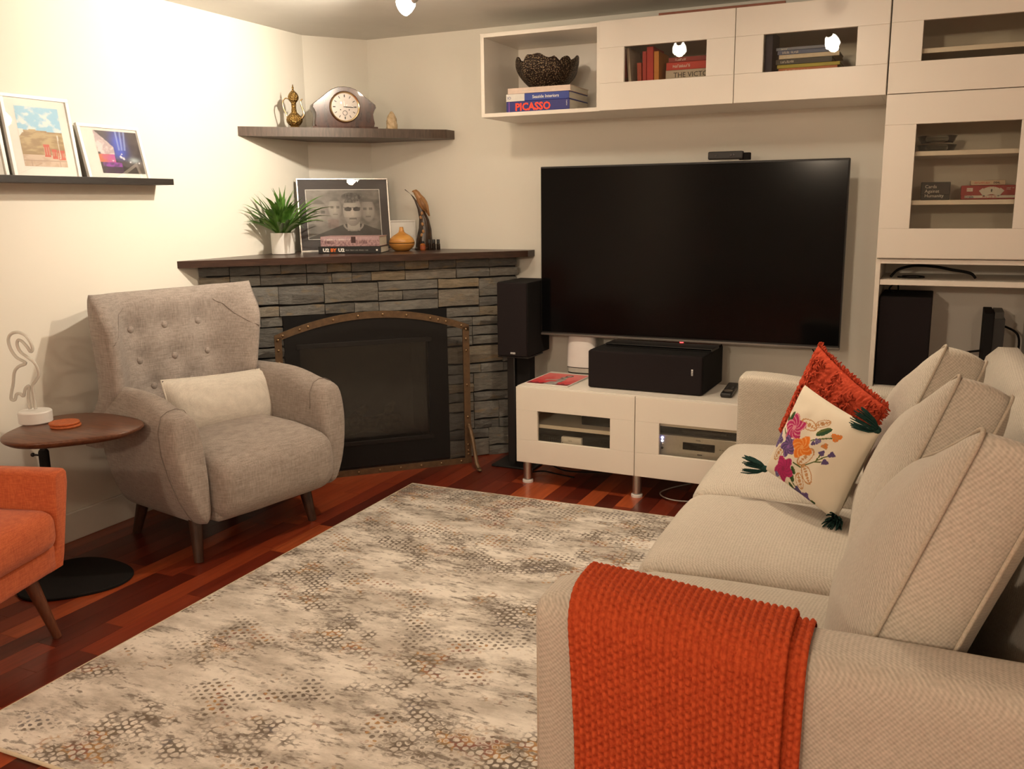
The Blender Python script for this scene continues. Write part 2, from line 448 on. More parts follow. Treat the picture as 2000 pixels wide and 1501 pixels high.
def stone_mesh(seed):
    r = random.Random(seed); nx, nz = 3, 2; b = B(); v = []
    for j in range(nz + 1):
        for i in range(nx + 1):
            x = i / nx - .5; z = j / nz - .5
            if 0 < i < nx: x += r.uniform(-.08, .08)
            if 0 < j < nz: z += r.uniform(-.15, .15)
            if i in (0, nx): x += r.uniform(-.004, .0) * (1 if x > 0 else -1)
            if j in (0, nz): z += r.uniform(-.10, .0) * (1 if z > 0 else -1)
            d = r.uniform(0.62, 1.0) * (0.88 if i in (0, nx) or j in (0, nz) else 1.0)
            v.append((x, -d, z))
    f = [(j * 4 + i, j * 4 + i + 1, (j + 1) * 4 + i + 1, (j + 1) * 4 + i) for j in range(nz) for i in range(nx)]
    rim = [0, 1, 2, 3, 7, 11, 10, 9, 8, 4]; k = len(v)
    for q in rim: v.append((v[q][0], 1.0, v[q][2]))
    n = len(rim)
    for a in range(n): f.append((rim[(a + 1) % n], rim[a], k + a, k + (a + 1) % n))
    b.add(v, f); o = b.build('stone', M_STONE, smooth=25); d = o.data; bpy.data.objects.remove(o); return d
SMESH = [stone_mesh(s) for s in range(14)]
nrows = 21; RH = ST / nrows; r2 = random.Random(5)
def lay(a, b_, k0, n):
    """one course of n rows between a and b_: each bay is split into single or double height stones"""
    x = a
    while x < b_ - 1e-4:
        L = r2.choice((0.10, 0.14, 0.18, 0.22, 0.27, 0.31))
        if b_ - (x + L) < 0.08: L = b_ - x
        rows = [1] * n
        if n == 3: rows = r2.choice(([1, 1, 1], [2, 1], [1, 2], [1, 1, 1], [1, 2]))
        k = k0
        for q in rows:
            cuts = [(x, L)]
            if q == 1 and L > .2 and r2.random() < .55:
                f = r2.uniform(.35, .65); cuts = [(x, L * f), (x + L * f, L * (1 - f))]
            for cx, cl in cuts:
                o = bpy.data.objects.new('stone', r2.choice(SMESH)); COL.objects.link(o); o.parent = fire
                o.location = (cx + cl / 2, FY + .026, (k + q / 2) * RH); o.scale = (cl - .0022, r2.uniform(.026, .039), RH * q - .0008)
            k += q
        x += L
kt = 16                                                             # rows beside the opening
for k in range(0, kt - 1, 3):
    lay(SL, OPL, k, 3); lay(OPR, SR, k, 3)
lay(SL, OPL, kt - 1, 1); lay(OPR, SR, kt - 1, 1)
lay(SL, SR, kt, 3); lay(SL, SR, kt + 3, 2)
mant = B().prism([((0 - 1.30) * Q, dg(1.30)), ((1.213 - .087) * Q, dg(1.30)), (1.213 * Q, -1.213 * Q), (0.2157 * Q, -0.2157 * Q), (-.289 * Q, -.289 * Q)], 1.064, 1.096)
mant.build('mantel', M_DKWOOD, fire, smooth=0)
# firebox insert: black surround, recessed glass, logs
ins = B()
iy = FY + .012
ins.span((OPL, iy - .012, 0.012), (-0.386, iy + .012, OPT)); ins.span((0.272, iy - .012, 0.012), (OPR, iy + .012, OPT))
ins.span((-0.386, iy - .012, 0.665), (0.272, iy + .012, OPT)); ins.span((-0.386, iy - .012, 0.012), (0.272, iy + .012, 0.128))
fi = ins.build('insert_surround', M_BLACKM, fire, smooth=0)
B().span((-0.40, iy - .022, 0.128), (0.285, iy - .012, 0.150), .003).build('lower_trim', M_BLACK, fi)
B().span((-0.40, iy - .022, 0.643), (0.285, iy - .012, 0.668), .003).build('upper_trim', M_BLACK, fi)
B().span((-0.387, iy + .02, 0.127), (0.273, iy + .026, 0.666)).build('firebox_glass', glass_mat('firebox_glass', (0.75, 0.74, 0.72), 0.15, 1.2), fi, smooth=0)
fb = B(); fb.span((-0.39, iy + .03, 0.11), (-0.37, iy + .33, 0.68)); fb.span((0.255, iy + .03, 0.11), (0.275, iy + .33, 0.68)); fb.span((-0.39, iy + .31, 0.11), (0.275, iy + .33, 0.68)); fb.span((-0.39, iy + .03, 0.11), (0.275, iy + .33, 0.128)); fb.span((-0.39, iy + .03, 0.667), (0.275, iy + .33, 0.68))
fb.build('firebox', mat('soot', (0.10, 0.09, 0.08), 0.9, scale=12, col2=(0.06, 0.055, 0.05)), fire, smooth=0)
M_LOG = mat('log_bark', (0.22, 0.165, 0.11), 0.9, scale=40, col2=(0.09, 0.07, 0.05), bump=0.5)
for (p, q, r_) in (((-.26, .20, .165), (.14, .15, .175), .035), ((-.14, .15, .215), (.16, .22, .20), .030), ((-.2, .12, .18), (-.02, .24, .27), .026), ((.02, .10, .17), (.12, .22, .29), .024)):
    P0, P1 = Vector((p[0], iy + p[1], p[2])), Vector((q[0], iy + q[1], q[2]))
    pts = [P0.lerp(P1, i / 6) + Vector((0, 0, .008 * math.sin(i * 2.1))) for i in range(7)]
    B().tube(pts, [r_ * (.85 + .2 * math.sin(i * 1.7)) for i in range(7)], 8).build('log', M_LOG, fire)

# ---- fire screen standing in front of the firebox
M_BRONZE = mat('aged_bronze', (0.15, 0.090, 0.045), 0.5, metal=0.35, col2=(0.105, 0.064, 0.034), scale=45, bump=0.1)
M_RIVET = mat('rivet_bronze', (0.32, 0.22, 0.12), 0.3, metal=0.8)
def mesh_mat():
    m = bpy.data.materials.new('wire_mesh'); m.use_nodes = True; nt = m.node_tree; b = nt.nodes['Principled BSDF']
    b.inputs['Base Color'].default_value = (0.012, 0.010, 0.009, 1); b.inputs['Roughness'].default_value = 0.7
    out = nt.nodes['Material Output']; t = nd(nt, 'ShaderNodeBsdfTransparent'); mx = nd(nt, 'ShaderNodeMixShader')
    v = coords(nt, (500, 500, 500)); wv = nd(nt, 'ShaderNodeSeparateXYZ'); nt.links.new(v, wv.inputs[0])
    a = mth(nt, 'LESS_THAN', mth(nt, 'FRACT', wv.outputs[0]), 0.22); c = mth(nt, 'LESS_THAN', mth(nt, 'FRACT', wv.outputs[2]), 0.22)
    nt.links.new(mth(nt, 'MAXIMUM', a, c), mx.inputs[0]); nt.links.new(t.outputs[0], mx.inputs[1]); nt.links.new(b.outputs[0], mx.inputs[2])
    nt.links.new(mx.outputs[0], out.inputs[0]); return m
XL, XR, XC = -0.513, 0.458, -0.0275
ZS, ZT = 0.732, 0.826
def arch(n=24, dz=0.0, inset=0.0):
    pts = []
    for i in range(n + 1):
        u = i / n * 2 - 1; pts.append((XC + u * ((XR - XL) / 2 - inset), ZS + (ZT - ZS) * (1 - u * u) - dz))
    return pts
scr = thing('fire_screen', 'arched bronze fire screen with rivets standing in front of the fireplace', 'fire screen', M=FM @ T(XC, dg(1.335), 0))
sf = B(); bw = 0.034
outer = arch(); inner = arch(24, bw)
ring = []
for (x, z), (x2, z2) in zip(outer, inner):
    ring.append([(x - XC, -.006, z), (x - XC, .006, z), (x2 - XC, .006, z2), (x2 - XC, -.006, z2)])
sf.loft(ring)
sf.span((XL - XC, -.006, 0.012), (XL - XC + bw, .006, ZS - .01)); sf.span((XR - XC - bw, -.006, 0.012), (XR - XC, .006, ZS - .01))
sf.span((XL - XC, -.0061, 0.0), (XR - XC, .0061, 0.030))
sf.build('frame', M_BRONZE, scr)
pm = B(); poly = [(XL - XC + .01, 0.02), (XR - XC - .01, 0.02)] + [(x - XC, z - .01) for x, z in reversed(arch(24, 0.0, .01))]
pm.add([(x, 0.0, z) for x, z in poly], [tuple(range(len(poly)))])
pm.build('wire_mesh', mesh_mat(), scr, smooth=0)
RV = B().ball((0, -.007, 0), (.0065, .005, .0065), nu=8, nv=6); rvo = RV.build('rivet', M_RIVET, scr); rvo.location = (0, 0, 0); rvd = rvo.data
rp = []
mid = arch(24, bw / 2)
for i in (1, 3, 4, 7, 10, 13, 16, 19, 20, 21, 23): rp.append((mid[i][0] - XC, mid[i][1]))
for z in (0.71, 0.66, 0.60, 0.42, 0.25, 0.10, 0.07, 0.05):
    rp.append((XL - XC + bw / 2, z)); rp.append((XR - XC - bw / 2, z))
for i in range(9): rp.append((XL - XC + .05 + i * .108, 0.015))
rvo.location = (rp[0][0], 0, rp[0][1])
for x, z in rp[1:]:
    o = rvo.copy(); COL.objects.link(o); o.location = (x, 0, z)
for sx in (XL - XC + .014, XR - XC - .012):
    pts = [(sx, -.006, .20), (sx, -.03, .19), (sx, -.07, .145), (sx, -.10, .08), (sx, -.13, .03), (sx, -.165, .009)]
    fb2 = B().tube(pts, [.013, .012, .011, .011, .011, .012], 8); fb2.ball((sx, -.175, .008), (.012, .018, .008)); fb2.ball((sx, -.012, .205), .012)
    fb2.build('foot', M_BRONZE, scr)

# ================================================================ WHITE CABINET WALL
def door_mesh(wd, h, wx0, wx1, wz0, wz1, th=0.018):
    """panel door with a window opening; local x 0..wd, z 0..h, front face at y=0, back at y=th"""
    b = B(); g = 0.0002; bv = 0.0012
    b.span((0, 0, wz1 + g), (wd, th, h), bv); b.span((0, 0, 0), (wd, th, wz0 - g), bv)
    b.span((0, 0, wz0), (wx0, th, wz1), bv); b.span((wx1, 0, wz0), (wd, th, wz1), bv)
    return b
def shell(w_, h, d, t=0.018, back=True, y0=0.0):
    return [((0, y0, 0), (t, y0 + d, h)), ((w_ - t, y0, 0), (w_, y0 + d, h)), ((t, y0, h - t), (w_ - t, y0 + d, h)), ((t, y0, 0), (w_ - t, y0 + d, t)), ((t, y0 + d - .006, t), (w_ - t, y0 + d, h - t))]
def carcass(parent, w_, h, d, y0=0.0, z0=0.0, x0=0.0, t=0.018):
    b = B()
    for a, c in shell(w_, h, d, t, True, y0): b.span((a[0] + x0, a[1], a[2] + z0), (c[0] + x0, c[1], c[2] + z0), 0.0008, seg=1)
    return b.build('carcass', M_CAB, parent, smooth=0)
def door(parent, x0, z0, wd, h, win, y=0.0, name='door'):
    o = door_mesh(wd, h, win[0], win[1], win[2], win[3]).build(name, M_CAB, parent, smooth=0, M=T(x0, y, z0))
    B().span((win[0] - .006, .010, win[2] - .006), (win[1] + .006, .014, win[3] + .006)).build('glass_pane', M_GLASS, o, smooth=0)
    return o
def shelf(parent, x0, x1, y0, y1, z, t=0.018):
    return B().span((x0, y0, z - t), (x1, y1, z), .0008, seg=1).build('shelf', M_CAB, parent, smooth=0)

XU, ZU = 1.115, 1.741
WIN = (0.115, 0.479, 0.117, 0.266)
c0 = thing('open_wall_cabinet', 'open white wall cabinet without a door, holding a bowl on three books', 'cabinet', (XU, -0.40, ZU), group=None)
carcass(c0, 0.60, 0.38, 0.399, t=0.018)
c1 = thing('wall_cabinet', 'white wall cabinet with glass door next to the open cabinet, red upright books inside', 'cabinet', (XU + .6, -0.42, ZU), group='white wall cabinets above the television')
carcass(c1, 0.60, 0.38, 0.399, y0=.02); door(c1, .0015, .0, .597, .38, WIN)
c2 = copy_tree(c1, T(XU + 1.2, -0.42, ZU), 'white wall cabinet with glass door beside the tall cabinet, flat book pile inside')
tw = thing('tall_cabinet', 'tall white cabinet with two glass doors reaching the top at the room edge', 'cabinet', (XU + 1.803, -0.42, 1.098))
carcass(tw, 0.60, 1.023, 0.399, y0=.02)
door(tw, .0015, .645, .597, .378, WIN)
door(tw, .0015, .004, .597, .638, (0.115, 0.479, 0.118, 0.522))
shelf(tw, .019, .581, .04, .41, .812); shelf(tw, .019, .581, .04, .41, .423); shelf(tw, .019, .581, .04, .41, .232); shelf(tw, .019, .581, .024, .41, .650)
lo = thing('open_shelf_unit', 'white open shelf unit below the tall cabinet, with black electronics', 'shelf unit', (XU + 1.803, -0.405, 0.0))
b = B()
for a, c in shell(.60, 1.096, .40, .018): b.span(a, c, .0008, seg=1)
b.build('carcass', M_CAB, lo, smooth=0)
for z in (1.013, .568, .30): shelf(lo, .019, .581, .005, .39, z, .022)
tag(B().span((0, 0, 0), (.53, .015, .012), .001).build('wood_strip', mat('red_wood_strip', (0.25, 0.08, 0.04), .5, scale=50)), 'thin reddish wood strip lying on top of the wall cabinets', 'strip').matrix_world = T(1.98, -.405, 2.1215)

# ---- television bench
BM = T(1.357, -0.57, 0) @ RZ(-1.5)
bn = thing('tv_bench', 'low white media bench on steel legs with glass doors under the television', 'media bench', M=BM)
b = B()
for x0 in (0, .6):
    for a, c in shell(.60, .372, .40): b.span((a[0] + x0, a[1] + .02, a[2] + .108), (c[0] + x0, c[1] + .02, c[2] + .108), .0008, seg=1)
b.build('carcass', M_CAB, bn, smooth=0)
door(bn, .0015, .108, .5965, .370, (0.112, 0.479, 0.112, 0.258)); door(bn, .6015, .108, .5965, .370, (0.112, 0.479, 0.112, 0.258))
shelf(bn, .019, .581, .03, .40, .297); shelf(bn, .619, 1.181, .03, .40, .362, .014)
lg = B().lathe([(.0, 0), (.026, 0), (.026, .012), (.02, .016)], 20)
for lx, ly in ((.045, .035), (.603, .035), (1.155, .035), (.045, .38), (1.155, .38)):
    l = B().lathe([(.0215, .02), (.0215, .108)], 20).build('leg', M_METAL, bn, M=T(lx, ly, 0))
    B().lathe([(.0, 0), (.026, 0), (.027, .006), (.026, .013), (.012, .015), (.012, .02)], 20).build('foot', M_WHITE, l)

# ---- television
tv = thing('television', 'large black flat television mounted on the wall above the bench', 'television', (2.0525, -0.19, 1.0935))
TW, TH = 1.447, 0.836
B().box((0, .018, 0.004), (TW, .030, TH - .006), .004).build('housing', M_BLACK, tv)
B().box((0, .0015, .006), (TW - .010, .003, TH - .026), .001).build('screen', M_SCREEN, tv)
B().box((0, .016, -TH / 2 + .006), (TW + .002, .036, .012), .003).build('lower_bezel', mat('gunmetal_trim', (0.20, 0.185, 0.17), .35, metal=.6), tv)
B().box((0, .055, -.06), (.9, .045, .5), .012).build('back_housing', M_BLACKM, tv)
B().box((0, .13, 0.0), (.42, .114, .28), .006).build('wall_mount', M_BLACKM, tv)
B().box((0.006, .010, -TH / 2 - .002), (.016, .012, .004), .001).build('standby_light', mat('red_led', (0.4, 0, 0), .3, emit=(1, .02, .02), estr=14), tv)
sb = thing('sensor_bar', 'black motion sensor bar clipped on top of the television', 'camera', (2.255, -0.185, 1.5135))
B().box((-.012, -.004, .025), (.158, .030, .036), .006).build('housing', M_BLACK, sb)
B().box((.070, .014, .020), (.05, .03, .032), .003).build('clip', M_BLACKM, sb)
for lx, r_ in ((-.055, .006), (.012, .007), (.026, .005)):
    B().lathe([(0, 0), (r_, 0), (r_, .003), (r_ * .6, .0035)], 16).build('lens', mat('lens_glass', (0.05, .05, .055), .1), sb, M=T(lx, -.0185, .025) @ RX(90))

# ---- centre speaker, router, magazine, remote, box
M_BADGE = mat('badge_silver', (0.85, 0.84, 0.82), .5)
cs = thing('center_speaker', 'wide black loudspeaker lying on the white bench under the television', 'speaker', (1.96, -0.47, 0.481), math.radians(-1.5))
B().span((-.273, .012, 0), (.273, .37, .178), .006).build('cabinet', M_BLACKM, cs)
B().span((-.272, -.008, .002), (.272, .012, .177), .007).build('grille', M_CLOTHBLK, cs)
bd = B().span((-.004, -.0105, -.014), (.004, -.008, .014), .0008).build('badge', M_BADGE, cs, M=T(.228, 0, .105))
text('B&W', .010, M_INKK, bd, T(.0035, -.0108, -.012) @ RX(90) @ RZ(90), depth=.0001)
st = thing('set_top_box', 'flat black set top box lying on the wide loudspeaker', 'box', (1.985, -0.275, 0.6605), math.radians(-1.5))
B().span((-.26, -.06, 0), (.26, .07, .0135), .002).build('housing', M_BLACK, st)
B().span((-.255, -.0608, .004), (.255, -.0598, .010)).build('front_strip', M_SCREEN, st)
ro = thing('wifi_router', 'white rounded wifi router standing on the bench behind the magazine', 'router', (1.532, -0.13, 0.481))
def ell(rx, ry, z, n=40): return [(rx * abs(math.cos(2 * PI * i / n)) ** .7 * (1 if math.cos(2 * PI * i / n) > 0 else -1), ry * abs(math.sin(2 * PI * i / n)) ** .8 * (1 if math.sin(2 * PI * i / n) > 0 else -1), z) for i in range(n)]
B().loft([ell(.072, .036, .004), ell(.076, .040, .008), ell(.079, .042, .030)]).build('base', M_SILVER, ro)
B().loft([ell(.0745, .038, .0), ell(.0745, .038, .004)]).build('foot', M_BLACKM, ro)
B().loft([ell(.0795, .0425, .030), ell(.0795, .0425, .034)]).build('ring', M_BLACK, ro)
B().loft([ell(.080, .043, .034), ell(.080, .043, .045), ell(.077, .040, .14), ell(.071, .036, .205), ell(.066, .033, .216), ell(.055, .028, .221)]).build('body', M_WHITE, ro, smooth=60)

def mag_paint(u, v):
    r = fbm(u * 6, v * 6); c = mixv((.62, .05, .06), (.75, .18, .17), sst(.1, .9, v + .25 * r))
    if v < .12 + .03 * math.sin(u * 40): c = mixv(c, (.12, .02, .03), .8)
    d = math.hypot((u - .62) * 1.1, v - .80)
    if d < .10: c = (.10, .07, .06)
    if d < .055: c = (.40, .30, .25)
    if abs(u - .60 + (v - .5) * .15) < .085 - .05 * abs(v - .45) and .25 < v < .72: c = mixv((.42, .38, .34), (.16, .14, .13), sst(-.2, .3, r))
    if abs((v - .42) - (u - .4) * .5) < .045 and .26 < u < .58: c = (.40, .34, .30)
    if v < .28 and abs(u - .55) < .16 - v * .2: c = mixv((.30, .28, .27), (.5, .46, .44), sst(-.1, .3, r))
    return c
mg = thing('magazine', 'red magazine with a posing figure on its cover, on the bench', 'magazine', (1.495, -0.368, 0.481), math.radians(-2))
B().span((-.112, -.142, 0), (.112, .142, .006), .0008).build('pages', mat('magazine_paper', (.78, .75, .7), .6), mg)
print_grid('cover', .216, .276, 60, 76, mag_paint, M_PRINT, mg, T(0, 0, .0064))
rm = thing('remote_control', 'black remote control with silver ring on the bench beside the sofa', 'remote control', (2.33, -0.345, 0.481), math.radians(4))
B().rbox((0, 0, .011), (.052, .26, .022), .009, 8).build('body', M_BLACK, rm, smooth=180)
B().lathe([(.008, 0), (.021, .0005), (.021, .002), (.008, .002)], 20).build('ring', M_METAL, rm, M=T(0, -.07, .0215))
for k in range(6):
    B().lathe([(0, 0), (.005, 0), (.005, .0015), (0, .002)], 10).build('button', mat('button_grey', (.08, .08, .08), .6), rm, M=T(-.012 + .024 * (k % 2), -.02 + .022 * (k // 2), .0215))

# ---- speaker on a stand
sd = thing('speaker_stand', 'black metal speaker stand between fireplace and white bench', 'stand', (1.238, -0.25, 0))
B().span((-.118, -.118, 0), (.118, .118, .012), .004).build('base_plate', M_BLACK, sd)
B().span((-.055, -.045, .012), (-.012, .03, .572), .004).build('column', M_BLACK, sd)
B().span((-.008, -.03, .012), (.065, .04, .572), .004).build('column', M_BLACKM, sd)
B().span((-.085, -.09, .572), (.085, .10, .580), .002).build('top_plate', M_BLACK, sd)
sp = thing('bookshelf_speaker', 'black bookshelf loudspeaker on a stand left of the television', 'speaker', (1.238, -0.22, 0.5805))
B().span((-.083, -.118, 0), (.083, .16, .372), .004).build('cabinet', M_BLACKM, sp)
B().span((-.081, -.130, .002), (.081, -.118, .370), .005).build('grille', M_CLOTHBLK, sp)
bd = B().span((-.013, -.1325, -.0045), (.013, -.130, .0045), .0008).build('badge', M_BADGE, sp, M=T(0.005, 0, .018))
text('B&W', .010, M_INKK, bd, T(-.0105, -.1328, -.0035) @ RX(90), depth=.0001)

# ---- books: spine towards -y, lying flat (z is thickness) unless stood up by M
def book(label, M, L, D, t, col, group, txt=None, tsize=.02, tcol=None, tx=0.0, cover2=None, sx=1.0, bold=0.0, tz=None):
    o = thing('book', label, 'book', M=M, group=group)
    m = col if not isinstance(col, tuple) else mat('book_cover', lin(col), .5, scale=60, bump=.02)
    c = .0025; bb = B()
    bb.span((0, 0, 0), (L, D, c), .0006, seg=1); bb.span((0, 0, t - c), (L, D, t), .0006, seg=1); bb.span((0, -.001, .0002), (L, c, t - .0002), .001, seg=1)
    bb.build('cover', m, o, smooth=0)
    B().span((.003, c, c), (L - .003, D - .003, t - c)).build('pages', M_PAPER, o, smooth=0)
    if txt: text(txt, tsize, tcol or M_INKW, o, T(tx, -.0016, (t - tsize * .70) / 2 if tz is None else tz) @ RX(90), sx=sx, bold=bold, depth=.0003)
    return o
G1 = 'art books under the bowl'
BX = 1.231; BY = -.365
pz = 1.7595
k = book('thick blue art book with orange red title, bottom of three under the bowl', T(BX, BY, pz), .322, .245, .050, (38, 40, 120), G1, 'PICASSO', .047, mat('orange_ink', lin((255, 70, 30)), .5), .046, sx=1.0, bold=.0016)
text((7,), .007, M_INKW, k, T(.306, -.0016, .044) @ RX(90) @ RZ(-90), depth=.0003)
B().span((.012, -.0018, .001), (.018, -.0012, .049)).build('spine_stripe', paint((120, 70, 160), .5, 'violet_ink'), k, smooth=0)
k = book('blue and white interiors book, middle of three under the bowl', T(BX + .0, BY, pz + .0505), .320, .245, .034, (40, 62, 150), G1, 'Seaside Interiors', .020, None, .135, bold=.0003)
B().span((.0, -.0017, .0003), (.095, -.0012, .0337)).build('spine_label', mat('white_label', (.75, .73, .69), .6), k, smooth=0)
text('IO', .018, paint((60, 70, 140), .6, 'blue_ink'), k, T(.006, -.0022, .010) @ RX(90), depth=.0003)
book('pale pinkish book, top of three under the bowl', T(BX + .008, BY, pz + .085), .318, .243, .026, (222, 200, 185), G1, (6, 4,), .012, mat('pale_ink', (.85, .78, .70), .5), .075)

# ---- hammered bowl
def bowl():
    n, mz = 72, 22; b = B(); rings = []
    r3 = random.Random(3)
    def rim(a):
        z = .136 + .006 * math.sin(3 * a + .6) + .005 * math.sin(7 * a) + .004 * math.sin(13 * a + 1)
        for c, wd, dp in ((-2.05, .17, .030), (-.80, .13, .024), (.7, .2, .03), (2.2, .25, .03), (-.35, .12, .014)):
            d = abs((a - c + PI) % (2 * PI) - PI)
            if d < wd: z -= dp * (1 - d / wd)
        return z
    def prof(t): # radius at fraction t of height
        return .072 + .080 * math.sin(min(1, t * 1.12) * PI / 2) ** .9
    for side in (0, 1):
        for k in range(mz + 1):
            t = k / mz if side == 0 else 1 - k / mz
            ring_ = []
            for i in range(n):
                a = 2 * PI * i / n - PI; z = rim(a) * t; r = prof(t) - (.006 if side else 0)
                ring_.append((r * math.cos(a), r * math.sin(a), max(z, .006 if side else 0)))
            rings.append(ring_)
    b.loft(rings); return b
def hammered(name, c1, c2, cell, metal=.85):
    m, nt, bs = new_mat(name); bs.inputs['Metallic'].default_value = metal; bs.inputs['Roughness'].default_value = .38
    vo = nd(nt, 'ShaderNodeTexVoronoi'); vo.inputs['Scale'].default_value = 1 / cell; vo.inputs['Randomness'].default_value = .7
    nt.links.new(coords(nt), vo.inputs['Vector'])
    nt.links.new(mixc(nt, ramp(nt, vo.outputs['Distance'], .20, .42), c1, c2), bs.inputs['Base Color'])
    bumpn(nt, bs, mth(nt, 'MULTIPLY', vo.outputs['Distance'], -1), 1.0, .004); return m
single(bowl(), 'bowl', hammered('hammered_bronze', (.34, .25, .15), (.030, .018, .012), .0078, .6), 'dark hammered metal bowl with ragged rim on top of the three books', 'bowl', (1.388, -.235, pz + .1115), smooth=60)

# ---- books behind the glass of the wall cabinets (stood up: spine towards -y, height along z)
UP = RY(-90)
def upbook(x, z, H, D, t, col, label, group, lean=0, txt=None, ts=.02, tcol=None):
    # length L -> height
    return book(label, T(x, -.345, z) @ RY(lean) @ T(t, 0, 0) @ RY(-90), H, D, t, col, group, txt, ts, tcol, .03)
zb = ZU + .0185
G2 = 'upright books in the wall cabinet'
upbook(1.800, zb, .125, .17, .022, (120, 70, 30), 'short brown book at the left end of the upright row behind glass', G2)
upbook(1.823, zb, .250, .17, .009, (150, 40, 35), 'thin dark red book leaning at the left of the upright row', G2, -5.0)
upbook(1.838, zb, .252, .17, .013, (225, 215, 200), 'thin white book leaning between red books behind glass', G2, -5.0)
upbook(1.874, zb, .185, .16, .020, (190, 80, 60), 'short salmon red book behind glass beside the thin white one', G2, -2.0)
upbook(1.896, zb, .232, .16, .018, (185, 45, 40), 'red book with small white spine title, left of the widest upright book', G2, -1.0, (5, 2, 5,), .012)
upbook(1.916, zb, .250, .17, .030, (200, 50, 45), 'widest upright red book with large pale name on its spine', G2, -1.0, 'Silva', .030, M_INKW)
upbook(1.949, zb, .228, .16, .022, (215, 140, 50), 'orange yellow book at the right end of the upright row', G2, -1.0, (3, 4,), .012)
G3 = 'flat books in the wall cabinet with red books'
book('grey blue book at the bottom of the flat pile behind glass, beside red books', T(1.99, -.345, zb), .25, .17, .10, (120, 125, 150), G3)
book('pale book with dark title on its spine in the flat pile beside red books', T(2.0, -.345, zb + .1005), .24, .17, .042, (205, 195, 180), G3, 'THE VICTORY', .030, M_INKK, .035, sx=1.0)
book('bright red book near the top of the flat pile beside red books', T(2.002, -.345, zb + .1430), .235, .17, .032, (205, 60, 50), G3, (9,), .018, M_INKW, .03)
book('thin dark red book topmost of the flat pile beside red books', T(2.012, -.345, zb + .1755), .215, .16, .020, (150, 35, 35), G3, (8,), .013, M_INKW, .03)
G4 = 'flat books in the wall cabinet beside the tall cabinet'
for q, (t_, L, col, lab, tx_) in enumerate((
        (.095, .20, (120, 80, 50), 'brown book at the bottom of the flat pile beside the tall cabinet', None),
        (.022, .235, (205, 120, 70), 'orange spined book low in the pile beside the tall cabinet', (3, 4, 2, 5,)),
        (.014, .25, (190, 180, 60), 'thin yellow book in the pile beside the tall cabinet', None),
        (.022, .225, (60, 60, 55), 'black book with white title in the pile beside the tall cabinet', (9,)),
        (.017, .240, (225, 215, 195), 'cream book in the upper pile beside the tall cabinet', (7,)),
        (.016, .215, (95, 110, 150), 'blue book second from the top beside the tall cabinet', (5, 5,)),
        (.012, .235, (130, 140, 165), 'thin pale blue book topmost of the pile beside the tall cabinet', (6,)))):
    zz = zb + sum((.095, .022, .014, .022, .017, .016, .012)[:q]) + .0004 * q
    book(lab, T(2.472 + .006 * ((q * 5) % 3), -.345, zz), L, .17, t_, col, G4, tx_, min(.013, t_ * .8), None, .02)
upbook(2.427, zb, .27, .17, .030, (35, 28, 60), 'dark book standing upright beside the flat pile in the cabinet', G4, 0)
single(B().rbox((0, 0, .03), (.14, .12, .06), .01, 6), 'red_case', paint((95, 40, 45), .5, 'maroon_case'), 'low maroon case behind glass at the right of the flat book pile', 'case', (2.79, -.27, zb))

# ---- tall cabinet contents
TX, TY = XU + 1.803, -.42
def boxthing(name, label, cat, loc, size, col, rz=0, bev=.002, group=None, rough=.5):
    o = thing(name, label, cat, loc, math.radians(rz), group)
    B().span((-size[0] / 2, 0, 0), (size[0] / 2, size[1], size[2] * .62), bev).build('box_base', mat('card', lin(col), rough), o)
    B().span((-size[0] / 2 - .0012, -.0012, size[2] * .28), (size[0] / 2 + .0012, size[1] + .0012, size[2]), bev).build('box_lid', mat('card', lin(col), rough), o)
    return o
gz = 1.098 + .2325
k = boxthing('game_box', 'small black card game box with white title on the cabinet shelf', 'game box', (3.118, -.235, gz), (.108, .13, .072), (22, 24, 26))
text('Cards\nAgainst\nHumanity', .0185, M_INKW, k, T(-.040, -.0020, .048) @ RX(90), depth=.0003)
k = boxthing('game_box', 'wide red game box with playing cards pictured on its front, on the cabinet shelf', 'game box', (3.322, -.235, gz), (.215, .14, .056), (165, 35, 35))
M_CARDP = mat('card_white', (.75, .72, .66), .5)
for q, a in enumerate((-38, -18, 0, 18, 38)):
    cd_ = B().span((-.009, -.0004, 0), (.009, .0004, .030)).build('pictured_card', M_CARDP, k, smooth=0, M=T(.002 + .010 * (q - 2), -.0022 - .0003 * (2 - abs(q - 2)), .020 - abs(a) * .0001) @ RY(a))
B().add([(0, 0, .006), (.0045, 0, -.001), (.0012, 0, .0), (.003, 0, -.006), (-.003, 0, -.006), (-.0012, 0, .0), (-.0045, 0, -.001)], [(0, 1, 2, 3, 4, 5, 6)]).build('spade', M_INKK, k, smooth=0, M=T(.002, -.0034, .036))
B().span((-.094, -.0026, .006), (.094, -.0016, .016)).build('title_band', M_CARDP, k, smooth=0)
text((5,), .014, paint((40, 50, 90), .6, 'navy_ink'), k, T(-.092, -.0030, .0055) @ RX(90), depth=.0002, bold=.0004)
text((5, 4, 2,), .0085, M_INKR, k, T(-.030, -.0030, .0075) @ RX(90), depth=.0002)
B().span((-.088, -.0026, .032), (-.066, -.0016, .046)).build('club_emblem', M_CARDP, k, smooth=0)
text((4,), .007, M_INKR, k, T(-.086, -.0030, .0365) @ RX(90), depth=.0002)
text((6, 3, 0, 5,), .0062, M_INKW, k, T(.055, -.0024, .043) @ RX(90), depth=.0002)
k = boxthing('game_box', 'thin cream card box lying on the red game box', 'game box', (3.309, -.22, gz + .057), (.124, .10, .019), (222, 205, 180))
text((11,), .010, M_INKR, k, T(-.048, -.0020, .006) @ RX(90), depth=.0003)
text('DEAL', .010, M_INKK, k, T(.020, -.0020, .006) @ RX(90), depth=.0003, bold=.0003)
